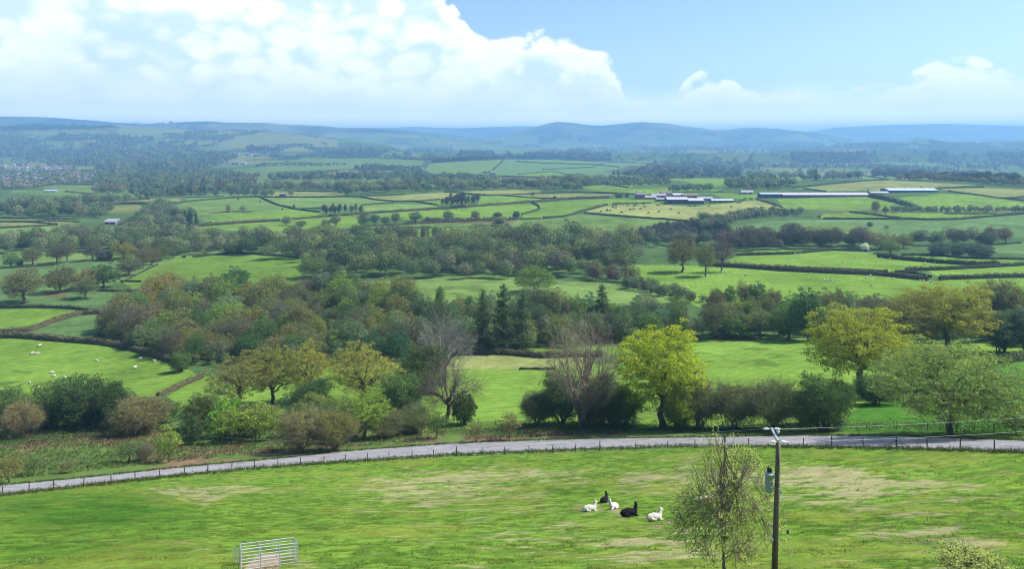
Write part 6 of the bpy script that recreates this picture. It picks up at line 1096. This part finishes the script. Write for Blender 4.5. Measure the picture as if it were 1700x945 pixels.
# ------------------------------------------------------------------ ground cover
print('ground cover')
def cover(name, cat, label, n, region, hgt, size, cols, seed, per=5, blades=True, clump=0):
    r = np.random.default_rng(seed); V, CC = [], []; pts = []
    while len(pts) < n:
        px = r.uniform(region[0], region[1]); py = r.uniform(region[2], region[3])
        if region[4](px, py, r): pts.append(P(px, py))
    W = np.array(pts); m = len(W)*per; base = np.repeat(W, per, 0); k = (base[:, 1]/F)[:, None]; ci = r.integers(0, len(cols), len(W)); cc = np.repeat(np.array(cols)[ci], per, 0)*(.6+.8*r.random((m, 1)))
    h = np.repeat(hgt*(.5+r.random((len(W), 1))), per, 0)*(.7+.6*r.random((m, 1))); a = r.random(m)*6.28; rad = size*r.random(m)
    b0 = base+np.stack([np.cos(a)*rad, np.sin(a)*rad, 0*a], 1); b0[:, 2] = hz(b0[:, 0], b0[:, 1])
    if blades:
        w = np.maximum(.012, .55*k*.6)*(.6+.8*r.random((m, 1))); sd = np.stack([np.cos(a+1.6), np.sin(a+1.6), 0*a], 1)*w; tp = b0+np.stack([np.cos(a)*.5, np.sin(a)*.5, 1+0*a], 1)*h; V = np.stack([b0-sd-[0, 0, .02], b0+sd-[0, 0, .02], tp+sd*.3, tp-sd*.3], 1)
    else:
        c_ = b0+np.array([0, 0, 1])*h*r.random((m, 1)); nr = r.normal(size=(m, 3))+[0, 0, .8]; u = np.cross(nr, r.normal(size=(m, 3))); u /= np.linalg.norm(u, axis=1)[:, None]; v = np.cross(nr, u); v /= np.linalg.norm(v, axis=1)[:, None]; s = np.maximum(.12, 1.5*k)*(.6+.8*r.random((m, 1))); V = np.stack([c_-u*s*.5, c_-v*s*.4, c_+u*s*.5, c_+v*s*.4], 1)
    V = V.reshape(-1, 3); o = ob(name, mesh(name, V, np.arange(len(V)).reshape(-1, 4), [M_WOODS], col=np.repeat(cc, 4, 0))); tag(o, cat, label, kind='stuff')
rbf = lambda px: np.interp(px, [-900, 0, 139, 265, 415, 570, 758, 956, 1129, 1333, 1488, 1700, 2600], [900, 824, 808, 794, 779, 768, 756, 748, 742, 743, 746, 752, 790])
def clumpy(px, py, r, s=30., th=.5):
    x, y, _ = P(px, py); return float(fbm(np.array([x/2.2]), np.array([y/1.3]), 24, 3)[0]) > th-.14*r.random()
cover('grass_tufts', 'grass', 'tufts of grass standing in the paddock', 22000, (-60, 1760, 740, 975, lambda px, py, r: py > rbf(px)+2 and clumpy(px, py, r)), .045, .2, [(.17, .26, .05), (.12, .22, .04), (.20, .27, .07), (.09, .18, .03), (.24, .25, .10)], 1, per=6)
cover('roadside_weeds', 'grass', 'grass and weeds creeping over the far edge of the lane', 2600, (-60, 1760, 715, 815, lambda px, py, r: abs(py-float(np.interp(px, xs, yT))+.6) < 1.3), .2, .3, [(.07, .11, .025), (.10, .12, .04), (.045, .08, .02)], 12, per=6)
cover('verge_grass', 'grass', 'long grass and weeds under the lane fence', 3500, (-60, 1760, 730, 840, lambda px, py, r: abs(py-rbf(px)) < 2.6), .26, .25, [(.08, .12, .025), (.12, .12, .045), (.05, .085, .02)], 2, per=6)
cover('bramble', 'bramble', 'low dark bramble and nettles under the roadside trees', 5200, (-60, 1760, 640, 740, lambda px, py, r: (py < rbf(px)-26 and ((px > 840 and 706 < py < 722) or (px < 250 and 700 < py < 742 and py < 748-px*.14) or (250 < px < 720 and 690 < py < 722 and r.random() < .4) or (720 < px < 850 and 712 < py < 724 and r.random() < .5)))), .9, .7, [(.045, .075, .025), (.06, .095, .032), (.08, .10, .04)], 3, per=9, blades=False)
cover('rough_grass', 'grass', 'rough tussocky grass and weeds on the bank left of the lane', 7000, (-60, 700, 715, 805, lambda px, py, r: py < rbf(px)-24), .28, .3, [(.08, .14, .03), (.11, .16, .04), (.14, .14, .055), (.06, .11, .03)], 4, per=6)
cover('bracken', 'bracken', 'dead red-brown bracken on the bank beside the lane', 1900, (-20, 1060, 712, 782, lambda px, py, r: py < rbf(px)-24 and ((235 < px < 620 and py > 738) or (px < 290 and 716 < py < 745) or (620 < px < 1060 and 716 < py < 736)) and float(fbm(np.array([P(px, py)[0]/3.5]), np.array([P(px, py)[1]/2.5]), 90, 3)[0]) > .48), .35, .4, [(.16, .10, .065), (.21, .15, .095), (.12, .08, .055)], 5, per=6)
# ------------------------------------------------------------------ air
def build_haze():
    m, g, out = new_mat('hazy_air')
    v = g.n('ShaderNodeVolumePrincipled'); v.inputs['Color'].default_value = (.29, .61, 1.0, 1); v.inputs['Density'].default_value = 1.75e-4; v.inputs['Anisotropy'].default_value = .1
    g.l(v.outputs[0], out.inputs['Volume'])
    b = MB(); b.box((0, 9250, 190), (60000, 19500, 600)); tag(b.build('haze', [m]), None, kind='stuff')
build_haze()
flush_labels()
